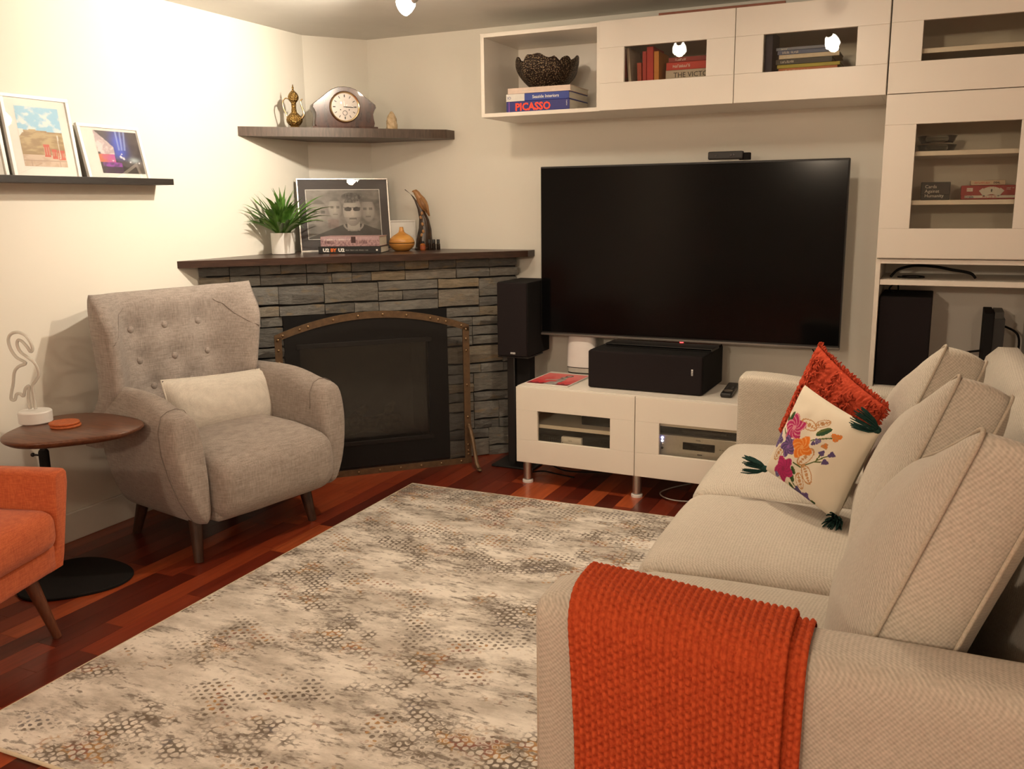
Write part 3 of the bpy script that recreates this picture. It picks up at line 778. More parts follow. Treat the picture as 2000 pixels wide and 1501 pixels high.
M_GLS = glass_mat('drinking_glass', (.80, .80, .76), .02, .8)
for q, z in enumerate((1.5225, 1.5585)):
    o = thing('glass_dish', ('lower' if q == 0 else 'upper') + ' glass dish of two stacked on the top shelf behind glass', 'dish', (3.11, -.20, z), group='stacked glass dishes')
    B().lathe([(.0, 0), (.06, 0), (.066, .006), (.074, .026), (.071, .026), (.062, .008), (.0, .006)], 40).build('dish', M_GLS, o)
    B().tube([(.0745 * math.cos(a * PI / 20), .0745 * math.sin(a * PI / 20), .027) for a in range(40)], .0022, 6, True).build('rim', M_GLS, o)

# ---- open shelf unit contents
sw = thing('subwoofer', 'tall black subwoofer box in the open shelf unit', 'speaker', (3.035, -.375, .5685))
B().span((-.095, .008, 0), (.105, .33, .372), .004).build('cabinet', M_BLACKM, sw)
B().span((-.094, 0, .002), (.104, .008, .37), .003).build('grille', M_CLOTHBLK, sw)
gc = thing('game_console', 'black game console standing upright in the open shelf unit', 'game console', (3.378, -.30, .5685))
B().span((-.040, 0, 0), (-.006, .24, .31), .003).build('left_shell', M_BLACKM, gc)
gp = B().prism([(-.006, 0.012), (.035, .012), (.035, .24), (-.006, .24)], 0, .285); gp.build('right_shell', M_BLACK, gc, smooth=0)
B().prism([(-.004, .012), (.030, .03), (.030, .2), (-.004, .2)], .285, .312).build('top_slope', mat('console_grey', (.09, .09, .085), .5), gc, smooth=0)
def cord(label, pts, r=.003, name='cable', m=None):
    P_ = [Vector(p) for p in pts]; out = []
    for i in range(len(P_) - 1):
        p0, p1, p2, p3 = P_[max(i - 1, 0)], P_[i], P_[i + 1], P_[min(i + 2, len(P_) - 1)]
        for k in range(6):
            t = k / 6; out.append(0.5 * ((2 * p1) + (-p0 + p2) * t + (2 * p0 - 5 * p1 + 4 * p2 - p3) * t * t + (-p0 + 3 * p1 - 3 * p2 + p3) * t ** 3))
    out.append(P_[-1]); c = sum(out, Vector()) / len(out); c.z = min(p.z for p in out) - r
    return single(B().tube([p - c for p in out], r, 6), name, m or M_BLACKM, label, 'cable', tuple(c), smooth=180)
cord('black cable looping beside the upright game console', [(3.40, -.08, .80), (3.43, -.10, .80), (3.475, -.13, .77), (3.475, -.13, .69), (3.42, -.12, .63), (3.39, -.07, .61), (3.37, -.04, .60)], .005)
cord('black cable running from the console to the subwoofer', [(3.345, -.20, .71), (3.29, -.17, .695), (3.23, -.12, .67), (3.17, -.08, .66)], .005)
cord('thin black cable hanging above the subwoofer', [(2.985, -.09, .985), (2.975, -.12, .97), (2.965, -.16, .952), (2.985, -.18, .9445), (3.0, -.15, .9445), (2.995, -.09, .985)], .004)
cord('bundle of black cables lying in the top slot of the shelf unit', [(2.975, -.32, 1.020), (3.0, -.26, 1.045), (3.06, -.20, 1.058), (3.14, -.20, 1.055), (3.2, -.23, 1.046), (3.27, -.27, 1.036), (3.29, -.30, 1.02)], .006)
cord('thin coiled cable lying under the cable bundle in the slot', [(3.0, -.3, 1.0175), (3.05, -.33, 1.0175), (3.10, -.30, 1.0175), (3.08, -.24, 1.0175), (3.02, -.25, 1.0175), (3.03, -.31, 1.019)], .003)
k = boxthing('dvd_case', 'blue lettered case lying on the low shelf below the subwoofer', 'case', (2.985, -.385, .3005), (.08, .16, .222), (18, 20, 30))
text((3,), .03, paint((110, 140, 220), .5, 'sky_blue_ink'), k, T(-.035, -.002, .195) @ RX(90), depth=.0003)

# ---- bench contents
o = thing('black_receiver', 'black slotted receiver on the lower left level inside the bench', 'receiver', M=BM @ T(.30, .06, .127))
B().span((-.27, 0, 0), (.27, .3, .115), .004).build('housing', M_BLACKM, o)
for q in range(26):
    B().span((-.262 + q * .010, -.002, .02), (-.258 + q * .010, .0, .10)).build('grille_slat', M_BLACK, o, smooth=0)
o = thing('white_adapter', 'small white adapter box in front of the black receiver', 'adapter', M=BM @ T(.275, .03, .127))
B().rbox((0, .012, .060), (.105, .022, .120), .005, 6).build('housing', M_WHITE, o, smooth=180)
text((4,), .010, mat('grey_ink', (.3, .3, .3), .6), o, T(-.014, -.0008, .100) @ RX(90), depth=.0002)
for q in range(4): B().span((-.046, -.001, .060 + q * .010), (-.043, .001, .064 + q * .010)).build('port', M_BLACKM, o, smooth=0)
o = thing('media_player', 'small black media player on the upper left shelf inside the bench', 'player', M=BM @ T(.41, .10, .2975))
B().span((-.11, 0, 0), (.11, .16, .042), .003).build('housing', M_BLACKM, o)
B().box((.07, -.0008, .02), (.004, .0015, .004)).build('power_light', mat('red_led_small', (.4, 0, 0), .3, emit=(1, .05, .05), estr=5), o, smooth=0)
o = thing('silver_receiver', 'silver amplifier with a dark display inside the right bench door', 'amplifier', M=BM @ T(.90, .05, .127))
B().span((-.27, 0, 0), (.27, .30, .178), .003).build('housing', M_SILVER, o)
B().span((-.09, -.0025, .118), (.055, .0, .152), .001).build('display', M_SCREEN, o)
text((5,), .009, M_INKK, o, T(-.03, -.001, .162) @ RX(90), depth=.0002)
text((3, 3,), .007, M_INKK, o, T(.075, -.001, .130) @ RX(90), depth=.0002)
B().box((-.012, -.001, .100), (.022, .002, .004), .0005).build('badge', M_BLACK, o)
for q, (z, m_) in enumerate(((.163, mat('blue_led', (.1, .1, .4), .3, emit=(.35, .35, 1), estr=9)), (.148, mat('pale_led', (.3, .3, .4), .3, emit=(.7, .7, 1), estr=3)), (.132, M_METAL), (.115, M_BLACK))):
    B().lathe([(0, 0), (.0055, 0), (.0055, .003), (.003, .004)], 12).build('button', m_, o, M=T(-.185, 0, z) @ RX(90))
o = thing('black_player', 'flat black disc player lying on the silver amplifier', 'player', M=BM @ T(.90, .07, .3055))
B().span((-.26, 0, 0), (.26, .26, .036), .003).build('housing', M_BLACKM, o)
B().span((-.1, -.001, .014), (.1, .0, .026)).build('disc_tray', M_BLACK, o, smooth=0)

# ---- loose cords
cord('black television cord hanging down to the bench at the right of the wide speaker', [(2.225, -.075, .70), (2.224, -.06, .64), (2.216, -.05, .58), (2.205, -.06, .50), (2.20, -.08, .4855)], .0035)
cord('black television cord slanting down behind the red pillow', [(2.62, -.09, .72), (2.646, -.03, .647), (2.68, -.02, .59), (2.71, -.02, .53), (2.78, -.03, .40), (2.80, -.03, .20), (2.80, -.06, .004)], .0035)
cord('white cord coming down beside the speaker stand', [(1.128, -.075, .30), (1.118, -.085, .26), (1.112, -.10, .18), (1.118, -.10, .09), (1.13, -.09, .010)], .0028, 'cable', M_WHITE)
cord('grey cable coiled on the floor under the bench by the sofa', [(2.15, -.30, .012), (2.08, -.40, .011), (2.055, -.49, .011), (2.10, -.555, .011), (2.18, -.57, .011), (2.30, -.52, .011)], .0032, 'cable', mat('grey_cable', (.35, .33, .30), .5))
cord('black cable trailing on the floor under the middle of the bench', [(1.40, -.25, .012), (1.52, -.33, .012), (1.66, -.30, .012), (1.80, -.22, .012), (1.95, -.24, .012)], .004)
cord('black cable trailing on the floor behind the speaker stand', [(1.37, -.42, .012), (1.42, -.38, .012), (1.50, -.40, .012), (1.60, -.42, .012)], .004)

# ================================================================ TRACK LIGHT
tl = thing('track_light', 'white ceiling track light with frosted glass heads above the seating area', 'light', (1.9, -1.22, CZ))
B().span((-1.0, -.018, -.022), (1.0, .018, 0), .003).build('track', M_WHITE, tl)
M_SHADE = mat('frosted_shade', (.9, .88, .82), .4, emit=(1.0, .93, .80), estr=28.0)
for hp, tg in HEADS:
    h = Vector(hp) - Vector((1.9, -1.22, CZ)); d = (Vector(tg) - Vector(hp)).normalized()
    Rm = d.to_track_quat('-Z', 'Y').to_matrix().to_4x4()
    hd = B().lathe([(.010, .05), (.014, .035), (.016, .02)], 16).build('lamp_head', M_METAL, tl, M=T(*h) @ Rm)
    B().lathe([(.016, .022), (.026, .010), (.034, -.012), (.036, -.034), (.033, -.034), (.030, -.010), (.014, .018)], 24, cap=False).build('shade', M_SHADE, hd)
    B().tube([h + Vector((0, 0, .0)) - d * .05, Vector((h.x, 0, -.02))], .005, 8).build('arm', M_METAL, tl)

# ================================================================ RUG
def rug_mat():
    m, nt, b = new_mat('rug_pile'); b.inputs['Roughness'].default_value = 0.97; b.inputs['Specular IOR Level'].default_value = 0.1
    b.inputs['Sheen Weight'].default_value = 0.2
    v0 = coords(nt); a = 0.0235
    wob = nd(nt, 'ShaderNodeTexNoise'); wob.inputs['Scale'].default_value = 38; wob.inputs['Detail'].default_value = 2; nt.links.new(v0, wob.inputs['Vector'])
    sv = nd(nt, 'ShaderNodeVectorMath', operation='SUBTRACT'); sv.inputs[1].default_value = (.5, .5, .5); nt.links.new(wob.outputs['Color'], sv.inputs[0])
    sc_ = nd(nt, 'ShaderNodeVectorMath', operation='SCALE'); sc_.inputs['Scale'].default_value = 0.020; nt.links.new(sv.outputs[0], sc_.inputs[0])
    ad = nd(nt, 'ShaderNodeVectorMath', operation='ADD'); nt.links.new(v0, ad.inputs[0]); nt.links.new(sc_.outputs[0], ad.inputs[1])
    sp_ = nd(nt, 'ShaderNodeSeparateXYZ'); nt.links.new(ad.outputs[0], sp_.inputs[0])
    X, Y = sp_.outputs[0], sp_.outputs[1]; r3 = math.sqrt(3)
    def d2(off):
        u = mth(nt, 'SUBTRACT', mth(nt, 'FRACT', mth(nt, 'ADD', mth(nt, 'DIVIDE', X, a * r3), off)), .5)
        w_ = mth(nt, 'SUBTRACT', mth(nt, 'FRACT', mth(nt, 'ADD', mth(nt, 'DIVIDE', Y, a), off)), .5)
        u = mth(nt, 'MULTIPLY', u, r3)
        return mth(nt, 'ADD', mth(nt, 'MULTIPLY', u, u), mth(nt, 'MULTIPLY', w_, w_))
    d = mth(nt, 'SQRT', mth(nt, 'MINIMUM', d2(0.0), d2(0.5)))
    def sub5(x, k): return mth(nt, 'MULTIPLY', mth(nt, 'SUBTRACT', x, .5), k)
    brk = noi(nt, v0, 42, 3, .65); brk2 = noi(nt, v0, 9, 3, .6)
    dj = mth(nt, 'ADD', d, sub5(brk, .22))
    gap = ramp(nt, dj, .33, .41); dot = ramp(nt, dj, .31, .23)
    big = noi(nt, coords(nt, (1.0, 1.5, 1)), 2.3, 3, .55); big2 = noi(nt, coords(nt, (1.1, 1.6, 3)), 2.9, 3, .55)
    hue = noi(nt, coords(nt, (1, 1.2, 5)), 4.6, 3, .6); vs_ = coords(nt, (0.75, 1.7, 1))
    sme = noi(nt, vs_, 4.2, 7, .70); sme2 = noi(nt, coords(nt, (.8, 1.8, 4)), 9, 6, .72); fl = noi(nt, coords(nt, (.45, 1.3, 1)), 58, 3, .6)
    pg = mth(nt, 'MULTIPLY', ramp(nt, mth(nt, 'ADD', big, mth(nt, 'ADD', sub5(brk2, .55), sub5(brk, .25))), .52, .64), gap)
    pd = mth(nt, 'MULTIPLY', ramp(nt, mth(nt, 'ADD', big2, mth(nt, 'ADD', sub5(brk2, -.6), sub5(brk, .2))), .53, .63), dot)
    base_ = mixc(nt, ramp(nt, sme, .40, .62), (0.74, 0.69, 0.62), (0.42, 0.375, 0.32))
    base_ = mixc(nt, mth(nt, 'MULTIPLY', ramp(nt, sme2, .51, .68), .85), base_, (0.22, 0.19, 0.16))
    r = nd(nt, 'ShaderNodeValToRGB'); e = r.color_ramp.elements
    e[0].position = .28; e[0].color = (0.10, 0.095, 0.12, 1); e[1].position = .74; e[1].color = (0.11, 0.10, 0.10, 1)
    for p, c in ((.40, (0.115, 0.085, 0.06, 1)), (.475, (0.085, 0.058, 0.040, 1)), (.52, (0.13, 0.09, 0.05, 1)), (.55, (0.42, 0.22, 0.06, 1)), (.59, (0.19, 0.050, 0.028, 1)), (.63, (0.14, 0.105, 0.07, 1))):
        q = e.new(p); q.color = c
    nt.links.new(hue, r.inputs[0])
    c = mixc(nt, mth(nt, 'MULTIPLY', pg, .9), base_, r.outputs[0]); c = mixc(nt, mth(nt, 'MULTIPLY', pd, .9), c, r.outputs[0])
    c = mixc(nt, mth(nt, 'MULTIPLY', ramp(nt, mth(nt, 'ADD', fl, mth(nt, 'ADD', sub5(sme2, .35), sub5(big, .35))), .565, .65), .72), c, (0.13, 0.10, 0.075))
    nt.links.new(c, b.inputs['Base Color'])
    bumpn(nt, b, noi(nt, v0, 420, 2), .5, .002); return m
RUGM = T(0.905, -0.803, 0) @ RZ(0.8)
rg = thing('area_rug', 'pale area rug with a faded honeycomb pattern in front of the sofa', 'rug', M=RUGM)
B().span((.003, -2.325, .0018), (1.597, -.003, .0105), .003).build('pile', rug_mat(), rg)
eb = B(); rp_ = [(0.004, -.004), (1.596, -.004), (1.596, -2.324), (0.004, -2.324)]
for k in range(4):
    a_, c_ = rp_[k], rp_[(k + 1) % 4]; eb.tube([(a_[0], a_[1], .0062), (c_[0], c_[1], .0062)], .0052, 8)
eb.build('edge_binding', mat('rug_binding', (.60, .52, .38), .9, scale=200, bump=.2), rg)

# ================================================================ SOFA
M_SOFA = woven('sofa_weave', (0.58, 0.53, 0.455), (0.37, 0.335, 0.28), .0080, .55)
M_PIPE = mat('sofa_piping', (.50, .44, .36), .95, scale=300, col2=(.40, .35, .28), bump=.2, spec=.1)
SM = T(2.497, -1.10, 0) @ RZ(1.6)
so = thing('sofa', 'three seat greige fabric sofa with loose back cushions on the pale rug', 'sofa', M=SM)
B().rbox((.47, -.965, .17), (.90, 1.95, .24), .02, 8).build('base', M_SOFA, so, smooth=60)
def wrinkle(p, s=.004, f=7): return Vector((p.x + s * noise.noise(p * f), p.y + s * noise.noise(p * f + Vector((9, 3, 1))), p.z + s * noise.noise(p * f + Vector((4, 7, 2)))))
def rect_path(y0, y1, x0, x1, z, r=.05, n=6):
    pts = []
    for cx, cy, a0 in ((x1 - r, y1 - r, 0), (x0 + r, y1 - r, 90), (x0 + r, y0 + r, 180), (x1 - r, y0 + r, 270)):
        for k in range(n + 1):
            a = math.radians(a0 + 90 * k / n); pts.append((cx + r * math.cos(a), cy + r * math.sin(a), z))
    return pts
CW = .6433
for k in range(3):
    y0, y1 = -(k + 1) * CW + .004, -k * CW - .004
    o = B().rbox((.31, (y0 + y1) / 2, .372), (.64, y1 - y0, .165), .05, 14, (.022, .004, .026), dents=lambda p: wrinkle(p, .003, 6)).build('seat_cushion', M_SOFA, so, smooth=180)
    B().tube(rect_path(y0 + .006, y1 - .006, -.004, .62, .432, .05), .0055, 6, True).build('piping', M_PIPE, o, smooth=180)
    B().tube(rect_path(y0 + .006, y1 - .006, -.004, .62, .312, .05), .0055, 6, True).build('piping', M_PIPE, o, smooth=180)
for y0, y1, x0 in ((.0, .14, .012), (-2.07, -1.93, .028)):
    o = B().rbox(((x0 + .93) / 2, (y0 + y1) / 2, .365), (.93 - x0, y1 - y0, .61), (.022 if y1 > 0 else .034), 14, (.0, .003 if y1 > 0 else .008, .003 if y1 > 0 else .008), dents=lambda p: wrinkle(p + Vector((0, 0, .032 * (1 - sst(-.43, .0, p.x)) * sst(-.1, .28, p.z))), .002, 5)).build('arm', M_SOFA, so, smooth=180)
    for yy in (y0 + .012, y1 - .012):
        B().tube([(x0 + .010, yy, .07), (x0 + .010, yy, .60), (x0 + .012, yy + (.008 if yy < (y0 + y1) / 2 else -.008), .64), (x0 + .02, yy + (.022 if yy < (y0 + y1) / 2 else -.022), .662)], .005, 6).build('piping', M_PIPE, o, smooth=180)
bf = [(.72, .06), (.93, .06), (.965, .70), (.955, .80), (.925, .835), (.865, .835), (.83, .80), (.79, .65), (.72, .42)]
bkm = B().loft([[(x, y, z) for x, z in bf] for y in (.13, -.3, -.8, -1.3, -1.7, -2.06)]).build('back_frame', M_SOFA, so, smooth=80)
def back_cushion(yc, top, seed, dx):
    H = (top - .435) / math.cos(math.radians(20.5)); W2 = .318; n = 72; r3 = random.Random(seed)
    M = T(.473 + dx, yc, .435) @ RY(20.5)
    def outl(s, grow=0.0):
        pts = []
        for i in range(n):
            a = 2 * PI * i / n; c_, s_ = math.cos(a), math.sin(a); e = 0.20 if (c_ < 0 or s_ < 0) else 0.20 + .40 * min(1, 3 * abs(c_ * s_))
            u = abs(c_) ** e * (1 if c_ > 0 else -1); v = abs(s_) ** e * (1 if s_ > 0 else -1)
            u *= 1 - .025 * (1 - v * v); v2 = v * (1 - .03 * (1 - u * u))
            zz = H / 2 + v2 * s * (H / 2 + grow); tt = (u * s + 1) / 2
            pts.append((u * s * (W2 + grow), zz * (1 - .41 * max(0, tt) ** .8)))
        return pts
    rings = []
    def dep(x, z, s, amp, low):
        f = max(0, 1 - s ** 2.4) ** .75
        return amp * f * (1 + low * (0.5 - z / H)) + .006 * noise.noise(Vector((x * 7, z * 7, seed))) * (1 - s)
    for s in (.03, .15, .3, .45, .6, .72, .82, .90, .96, 1.0):
        rings.append([(-dep(x, z, s, .062, .0), x, z) for x, z in outl(s)])
    for d_, g in ((.03, .006), (.055, .009), (.08, .006), (.105, 0.0)):
        rings.append([(d_, x, z) for x, z in outl(1.0, g)])
    for s in (.96, .9, .82, .72, .6, .45, .3, .15, .03):
        rings.append([(.105 + dep(x, z, s, .06, 0), x, z) for x, z in outl(s)])
    o = B().loft(rings, M=M).build('back_cushion', M_SOFA, so, smooth=50)
    B().tube([(-.002, x, z) for x, z in outl(1.006)], .0040, 6, True, M).build('piping', M_PIPE, o, smooth=180)
    B().tube([(.107, x, z) for x, z in outl(1.006)], .0040, 6, True, M).build('piping', M_PIPE, o, smooth=180)
back_cushion(-.5 * CW, .968, 1, .015); back_cushion(-1.5 * CW, 1.000, 2, .008); back_cushion(-2.5 * CW, 1.035, 3, -.002)
for x, y in ((.06, .07), (.88, .07), (.07, -2.0), (.88, -2.0)):
    B().lathe([(0, 0), (.018, 0), (.025, .06), (0, .06)], 12).build('leg', M_LEGWOOD, so, M=T(x, y, 0))

# ---- knitted throw over the near arm (local to the sofa)
M_THROW = mat('throw_wool', (0.50, 0.082, 0.026), 0.95, col2=(0.37, 0.050, 0.017), scale=140, spec=.1, lo=.4, hi=.7, bump=.3)
th = thing('throw_blanket', 'burnt orange chunky knit throw draped over the near sofa arm', 'blanket', M=SM)
def throw_path(off, zb_, inner):
    pts = [Vector((0, -1.93 + off, inner)), Vector((0, -1.93 + off, .625))]
    for k in range(1, 7):
        a = k / 6 * PI / 2; pts.append(Vector((0, -1.97 + (.04 + off) * math.cos(a), .632 + (.042 + off) * math.sin(a))))
    for k in range(0, 7):
        a = PI / 2 + k / 6 * PI / 2; pts.append(Vector((0, -2.03 + (.04 + off) * math.cos(a), .632 + (.042 + off) * math.sin(a))))
    for k in range(1, 9): pts.append(Vector((0, -2.07 - off - .006 * math.sin(k * .8), .632 + (zb_ - .632) * k / 8)))
    return pts
def throw_sheet(x0, x1, off, zb_, cell, name, seed, inner=.585):
    P_ = throw_path(off, zb_, inner); L = [0]
    for i in range(1, len(P_)): L.append(L[-1] + (P_[i] - P_[i - 1]).length)
    tot = L[-1]; nc = int((x1 - x0) / cell); nr = int(tot / (cell * 1.25)); q = 5
    def at(s):
        s = max(0, min(tot, s))
        for i in range(1, len(P_)):
            if s <= L[i] or i == len(P_) - 1:
                t = (s - L[i - 1]) / max(1e-9, L[i] - L[i - 1]); return P_[i - 1].lerp(P_[i], t), (P_[i] - P_[i - 1]).normalized()
    cache = [at(tot * j / (nr * q)) for j in range(nr * q + 1)]
    def fn(u, v):
        j = round(v * nr * q); p, d = cache[j]
        nrm = Vector((0, d.z, -d.y)); nrm = -nrm if nrm.y > 0 and d.z < -.5 else nrm
        if p.z > .66: nrm = Vector((0, nrm.y, abs(nrm.z)))
        c = u * nc; rr = v * nr; ci = int(min(c, nc - 1e-6)); fx = c - ci
        sh = .5 * (ci % 2); col = math.sin(PI * fx) ** .6 if 0 < fx < 1 else 0
        st = abs(math.sin(PI * (rr + sh))) ** .7
        h = .0085 * col * (.25 + .75 * st) + .0030 * (1 - col) * abs(math.sin(PI * (rr + sh + .5)))
        s = v * tot; x = x0 + (x1 - x0) * u + .003 * math.sin(s * 5 + seed) + .025 * sst(.15, .5, s) * (1 - u)
        fold = .004 * noise.noise(Vector((u * 3, s * 4, seed))) * sst(.1, .4, s)
        return (x, p.y + nrm.y * h - abs(fold), p.z + nrm.z * h + .030 * (1 - sst(.03, .46, x)) * sst(.3, .6, p.z))
    b = B().grid(nc * q, nr * q, fn)
    # thickness: turned edge along both sides
    return b.build(name, M_THROW, th, smooth=180)
o = throw_sheet(.090, .437, .022, .16, .0106, 'top_layer', 1.0)
md = o.modifiers.new('thick', 'SOLIDIFY'); md.thickness = .006; md.offset = -1
o = throw_sheet(.105, .466, .010, .15, .0106, 'under_layer', 2.2, .60)

# ---- scatter pillows
def pillow_grid(b, size, puff, n=40, ear=.10, amp=0.0, freq=30, sx=1.0):
    def surf(sgn):
        def fn(u, v):
            x, y = u * 2 - 1, v * 2 - 1
            e = (max(0, 1 - x * x) * max(0, 1 - y * y)) ** .42
            px = x * (1 - ear * (1 - y * y)) * size / 2 * sx; py = y * (1 - ear * (1 - x * x)) * size / 2
            z = sgn * (puff * e + amp * e * noise.noise(Vector((x * freq * .1, y * freq * .1, 3 + sgn))))
            return (px, py, z)
        return fn
    return surf
QC = [(150, 1085), (520, 1400), (690, 940), (372, 765)]     # corners of the pillow face in drawing units: L, bottom, R, top
def quad_at(u, v):
    a, b_, c, d = QC; return tuple((1 - u) * (1 - v) * a[i] + u * (1 - v) * b_[i] + u * v * c[i] + (1 - u) * v * d[i] for i in (0, 1))
def flora(u, v):
    X, Y = quad_at(u, v); base_ = (.72, .66, .54); c = base_
    def ln(x0, y0, x1, y1):
        dx, dy = x1 - x0, y1 - y0; t = max(0, min(1, ((X - x0) * dx + (Y - y0) * dy) / (dx * dx + dy * dy))); return math.hypot(X - x0 - t * dx, Y - y0 - t * dy)
    GRN, DGR, MAG, PUR, ORG, BEI = (.09, .12, .035), (.03, .075, .035), (.42, .03, .13), (.10, .07, .17), (.70, .19, .03), (.50, .27, .12)
    for q in ((362, 1022, 470, 1000), (365, 1100, 400, 1125), (400, 1125, 470, 1105), (470, 1105, 545, 1072), (470, 1105, 520, 1108), (480, 1100, 503, 1066), (300, 930, 345, 1010), (330, 1165, 380, 1290), (380, 1290, 430, 1350), (470, 1000, 555, 990)):
        if ln(*q) < 3.2: c = GRN
    for x, y, r, s in ((440, 930, 40, .5), (270, 1035, 38, -.6), (430, 1078, 48, -.7), (428, 1165, 46, 1.3), (385, 1192, 38, 1.5), (500, 925, 30, -.3)):
        dx, dy = X - x, Y - y; a = dx * math.cos(s) + dy * math.sin(s); p = -dx * math.sin(s) + dy * math.cos(s)
        r = r * 1.12; e = (a / r) ** 2 + (p / (r * .5)) ** 2
        if .68 < e < 1.0 or (e < 1 and (abs(p) < 2 or (int(a / 7) % 2 == 0 and e < .45 and abs(p) < 8))): c = BEI
    for x, y, r, s in ((342, 888, 26, -.8), (316, 892, 20, 1.3), (510, 962, 34, -.45), (345, 1168, 24, 1.4), (357, 1135, 22, 1.3), (322, 1208, 22, 1.2), (420, 1300, 22, .3), (418, 1335, 26, .9), (265, 1120, 16, .4)):
        dx, dy = X - x, Y - y; a = dx * math.cos(s) + dy * math.sin(s); p = -dx * math.sin(s) + dy * math.cos(s)
        if (a / r) ** 2 + (p / (r * .45)) ** 2 < 1: c = DGR if p > -2 else GRN
    for x, y, r, k, a_, b_ in ((365, 938, 56, 5, MAG, (.60, .25, .30)), (262, 970, 34, 4, PUR, (.20, .16, .30)), (335, 1018, 46, 5, PUR, (.24, .12, .33)), (412, 1030, 50, 4, ORG, (.75, .33, .10)), (298, 1118, 58, 5, MAG, (.30, .03, .10)), (350, 1240, 26, 4, PUR, (.08, .08, .14)), (392, 1272, 24, 4, PUR, (.2, .12, .3)), (243, 1133, 15, 3, (.2, .18, .35), PUR), (505, 1064, 14, 3, PUR, PUR), (545, 1072, 14, 3, PUR, PUR), (520, 1108, 14, 3, PUR, PUR), (490, 1006, 14, 3, (.2, .18, .33), PUR), (470, 1016, 10, 3, PUR, PUR), (560, 988, 20, 3, ORG, BEI), (518, 1030, 14, 3, BEI, ORG)):
        dx, dy = X - x, Y - y; r *= 1.15; rr = math.hypot(dx, dy); an = math.atan2(dy, dx)
        R_ = r * (.84 + .16 * math.cos(k * an + x))
        if rr < R_: c = b_ if (math.sin(an * k * 2 + rr * .25) > .55 or rr < r * .16) else a_
    return c
def to_m(center, rows):
    m = Matrix(rows).to_4x4(); m.translation = Vector(center); return m
FPM = to_m((2.890, -1.862, .648), ((.777, .348, -.524), (-.564, .016, -.826), (-.279, .937, .209)))
fp_ = thing('floral_pillow', 'cream pillow embroidered with flowers and dark green tassels on the sofa', 'pillow', M=FPM)
n = 120; SZ = .280; sf_ = pillow_grid(None, SZ, .062, ear=.05, amp=.006)
b = B().grid(n, n, sf_(1)); nf = len(b.f); b.grid(24, 24, sf_(-1))
me = bpy.data.meshes.new('cover'); me.from_pydata(b.v, [], b.f); me.update(); me.polygons.foreach_set('use_smooth', [True] * len(me.polygons))
at_ = me.color_attributes.new('ink', 'FLOAT_COLOR', 'CORNER'); cols = []
for i in range(len(b.f)):
    c = flora((i % n + .5) / n, (i // n + .5) / n) if i < nf else (.70, .64, .52)
    cols += [c[0], c[1], c[2], 1.0] * 4
at_.data.foreach_set('color', cols); link_mesh('cover', me, M_PRINTC, fp_)
M_TASSEL = mat('tassel_green', (.012, .035, .032), .95, col2=(.02, .055, .045), scale=120, spec=.1)
def tassel(parent, base_, dirv, L, seed, m, r0=.016, nst=34):
    r3 = random.Random(seed); d = Vector(dirv).normalized(); b_ = B(); p0 = Vector(base_); o1 = d.orthogonal().normalized(); o2 = d.cross(o1)
    b_.ball(p0 + d * .008, .011, nu=8, nv=6)
    for k in range(nst):
        a = r3.uniform(0, 2 * PI); s = r3.uniform(.2, 1) ** .6; e = (o1 * math.cos(a) + o2 * math.sin(a)) * s
        pts = [p0 + d * .008 + e * .006, p0 + d * L * .35 + e * r0 * 1.1, p0 + d * L * .7 + e * r0 * 1.6, p0 + d * L * r3.uniform(.85, 1.05) + e * r0 * 1.8]
        b_.tube(pts, [.0022, .0028, .0026, .0014], 4)
    return b_.build('tassel', m, parent, smooth=180)
h_ = SZ / 2
tassel(fp_, (-h_ * .98, -h_ * .98, 0), (-.8, -.25, .2), .075, 1, M_TASSEL)
tassel(fp_, (h_ * .98, h_ * .98, 0), (-.75, .15, .75), .075, 2, M_TASSEL, .02)
tassel(fp_, (h_ * .95, -h_ * .95, 0), (.35, .05, .6), .075, 3, M_TASSEL)
RPM = to_m((2.882, -1.56, .672), ((.654, .354, -.669), (-.637, -.22, -.739), (-.409, .909, .082)))
rp2 = thing('red_pillow', 'rust red tufted pillow with fringe behind the cream floral pillow', 'pillow', M=RPM)
SZ2 = .335; sg = pillow_grid(None, SZ2, .058, ear=.06, amp=.004)
M_RUST = mat('rust_cotton', (.48, .070, .032), .95, col2=(.36, .046, .022), scale=160, bump=.3, spec=.1)
def tuft(u, v):
    x, y, z = sg(1)(u, v); s = (u + v) / 2; band = abs(math.sin(PI * (u * 2.0 + .15)))
    k = sst(.35, .6, band)
    return (x, y, z + k * (.006 + .006 * noise.noise(Vector((u * 38, v * 38, 1)))))
b = B().grid(110, 110, tuft); b.grid(20, 20, sg(-1)); b.build('cover', M_RUST, rp2, smooth=180)
fr = B(); r3 = random.Random(8)
for k in range(150):
    for e in range(2):
        t = r3.uniform(-1, 1); u, v = ((t + 1) / 2, 1.0) if e == 0 else (1.0, (t + 1) / 2)
        p = Vector(sg(1)(u, v)); d = Vector((r3.uniform(-.5, .5), 1, r3.uniform(-.6, .6))) if e == 0 else Vector((1, r3.uniform(-.5, .5), r3.uniform(-.6, .6)))
        fr.tube([p - d * .004, p + d * .006 + Vector((0, 0, .003)), p + d * r3.uniform(.008, .014)], [.003, .003, .0015], 4)
for k in range(420):                                            # looped tufts in three bands
    u = r3.choice((.19, .44, .69, .93)) + r3.uniform(-.075, .075); v = r3.uniform(.03, .97); u = max(.02, min(.98, u))
    p = Vector(tuft(u, v)); a = r3.uniform(0, 2 * PI); q = Vector((math.cos(a), math.sin(a), 0)) * .010
    fr.tube([p - q, p - q * .4 + Vector((0, 0, .007)), p + q * .4 + Vector((0, 0, .007)), p + q], .0032, 4)
tag(fr.build('fringe', M_RUST, rp2, smooth=180), kind='stuff')

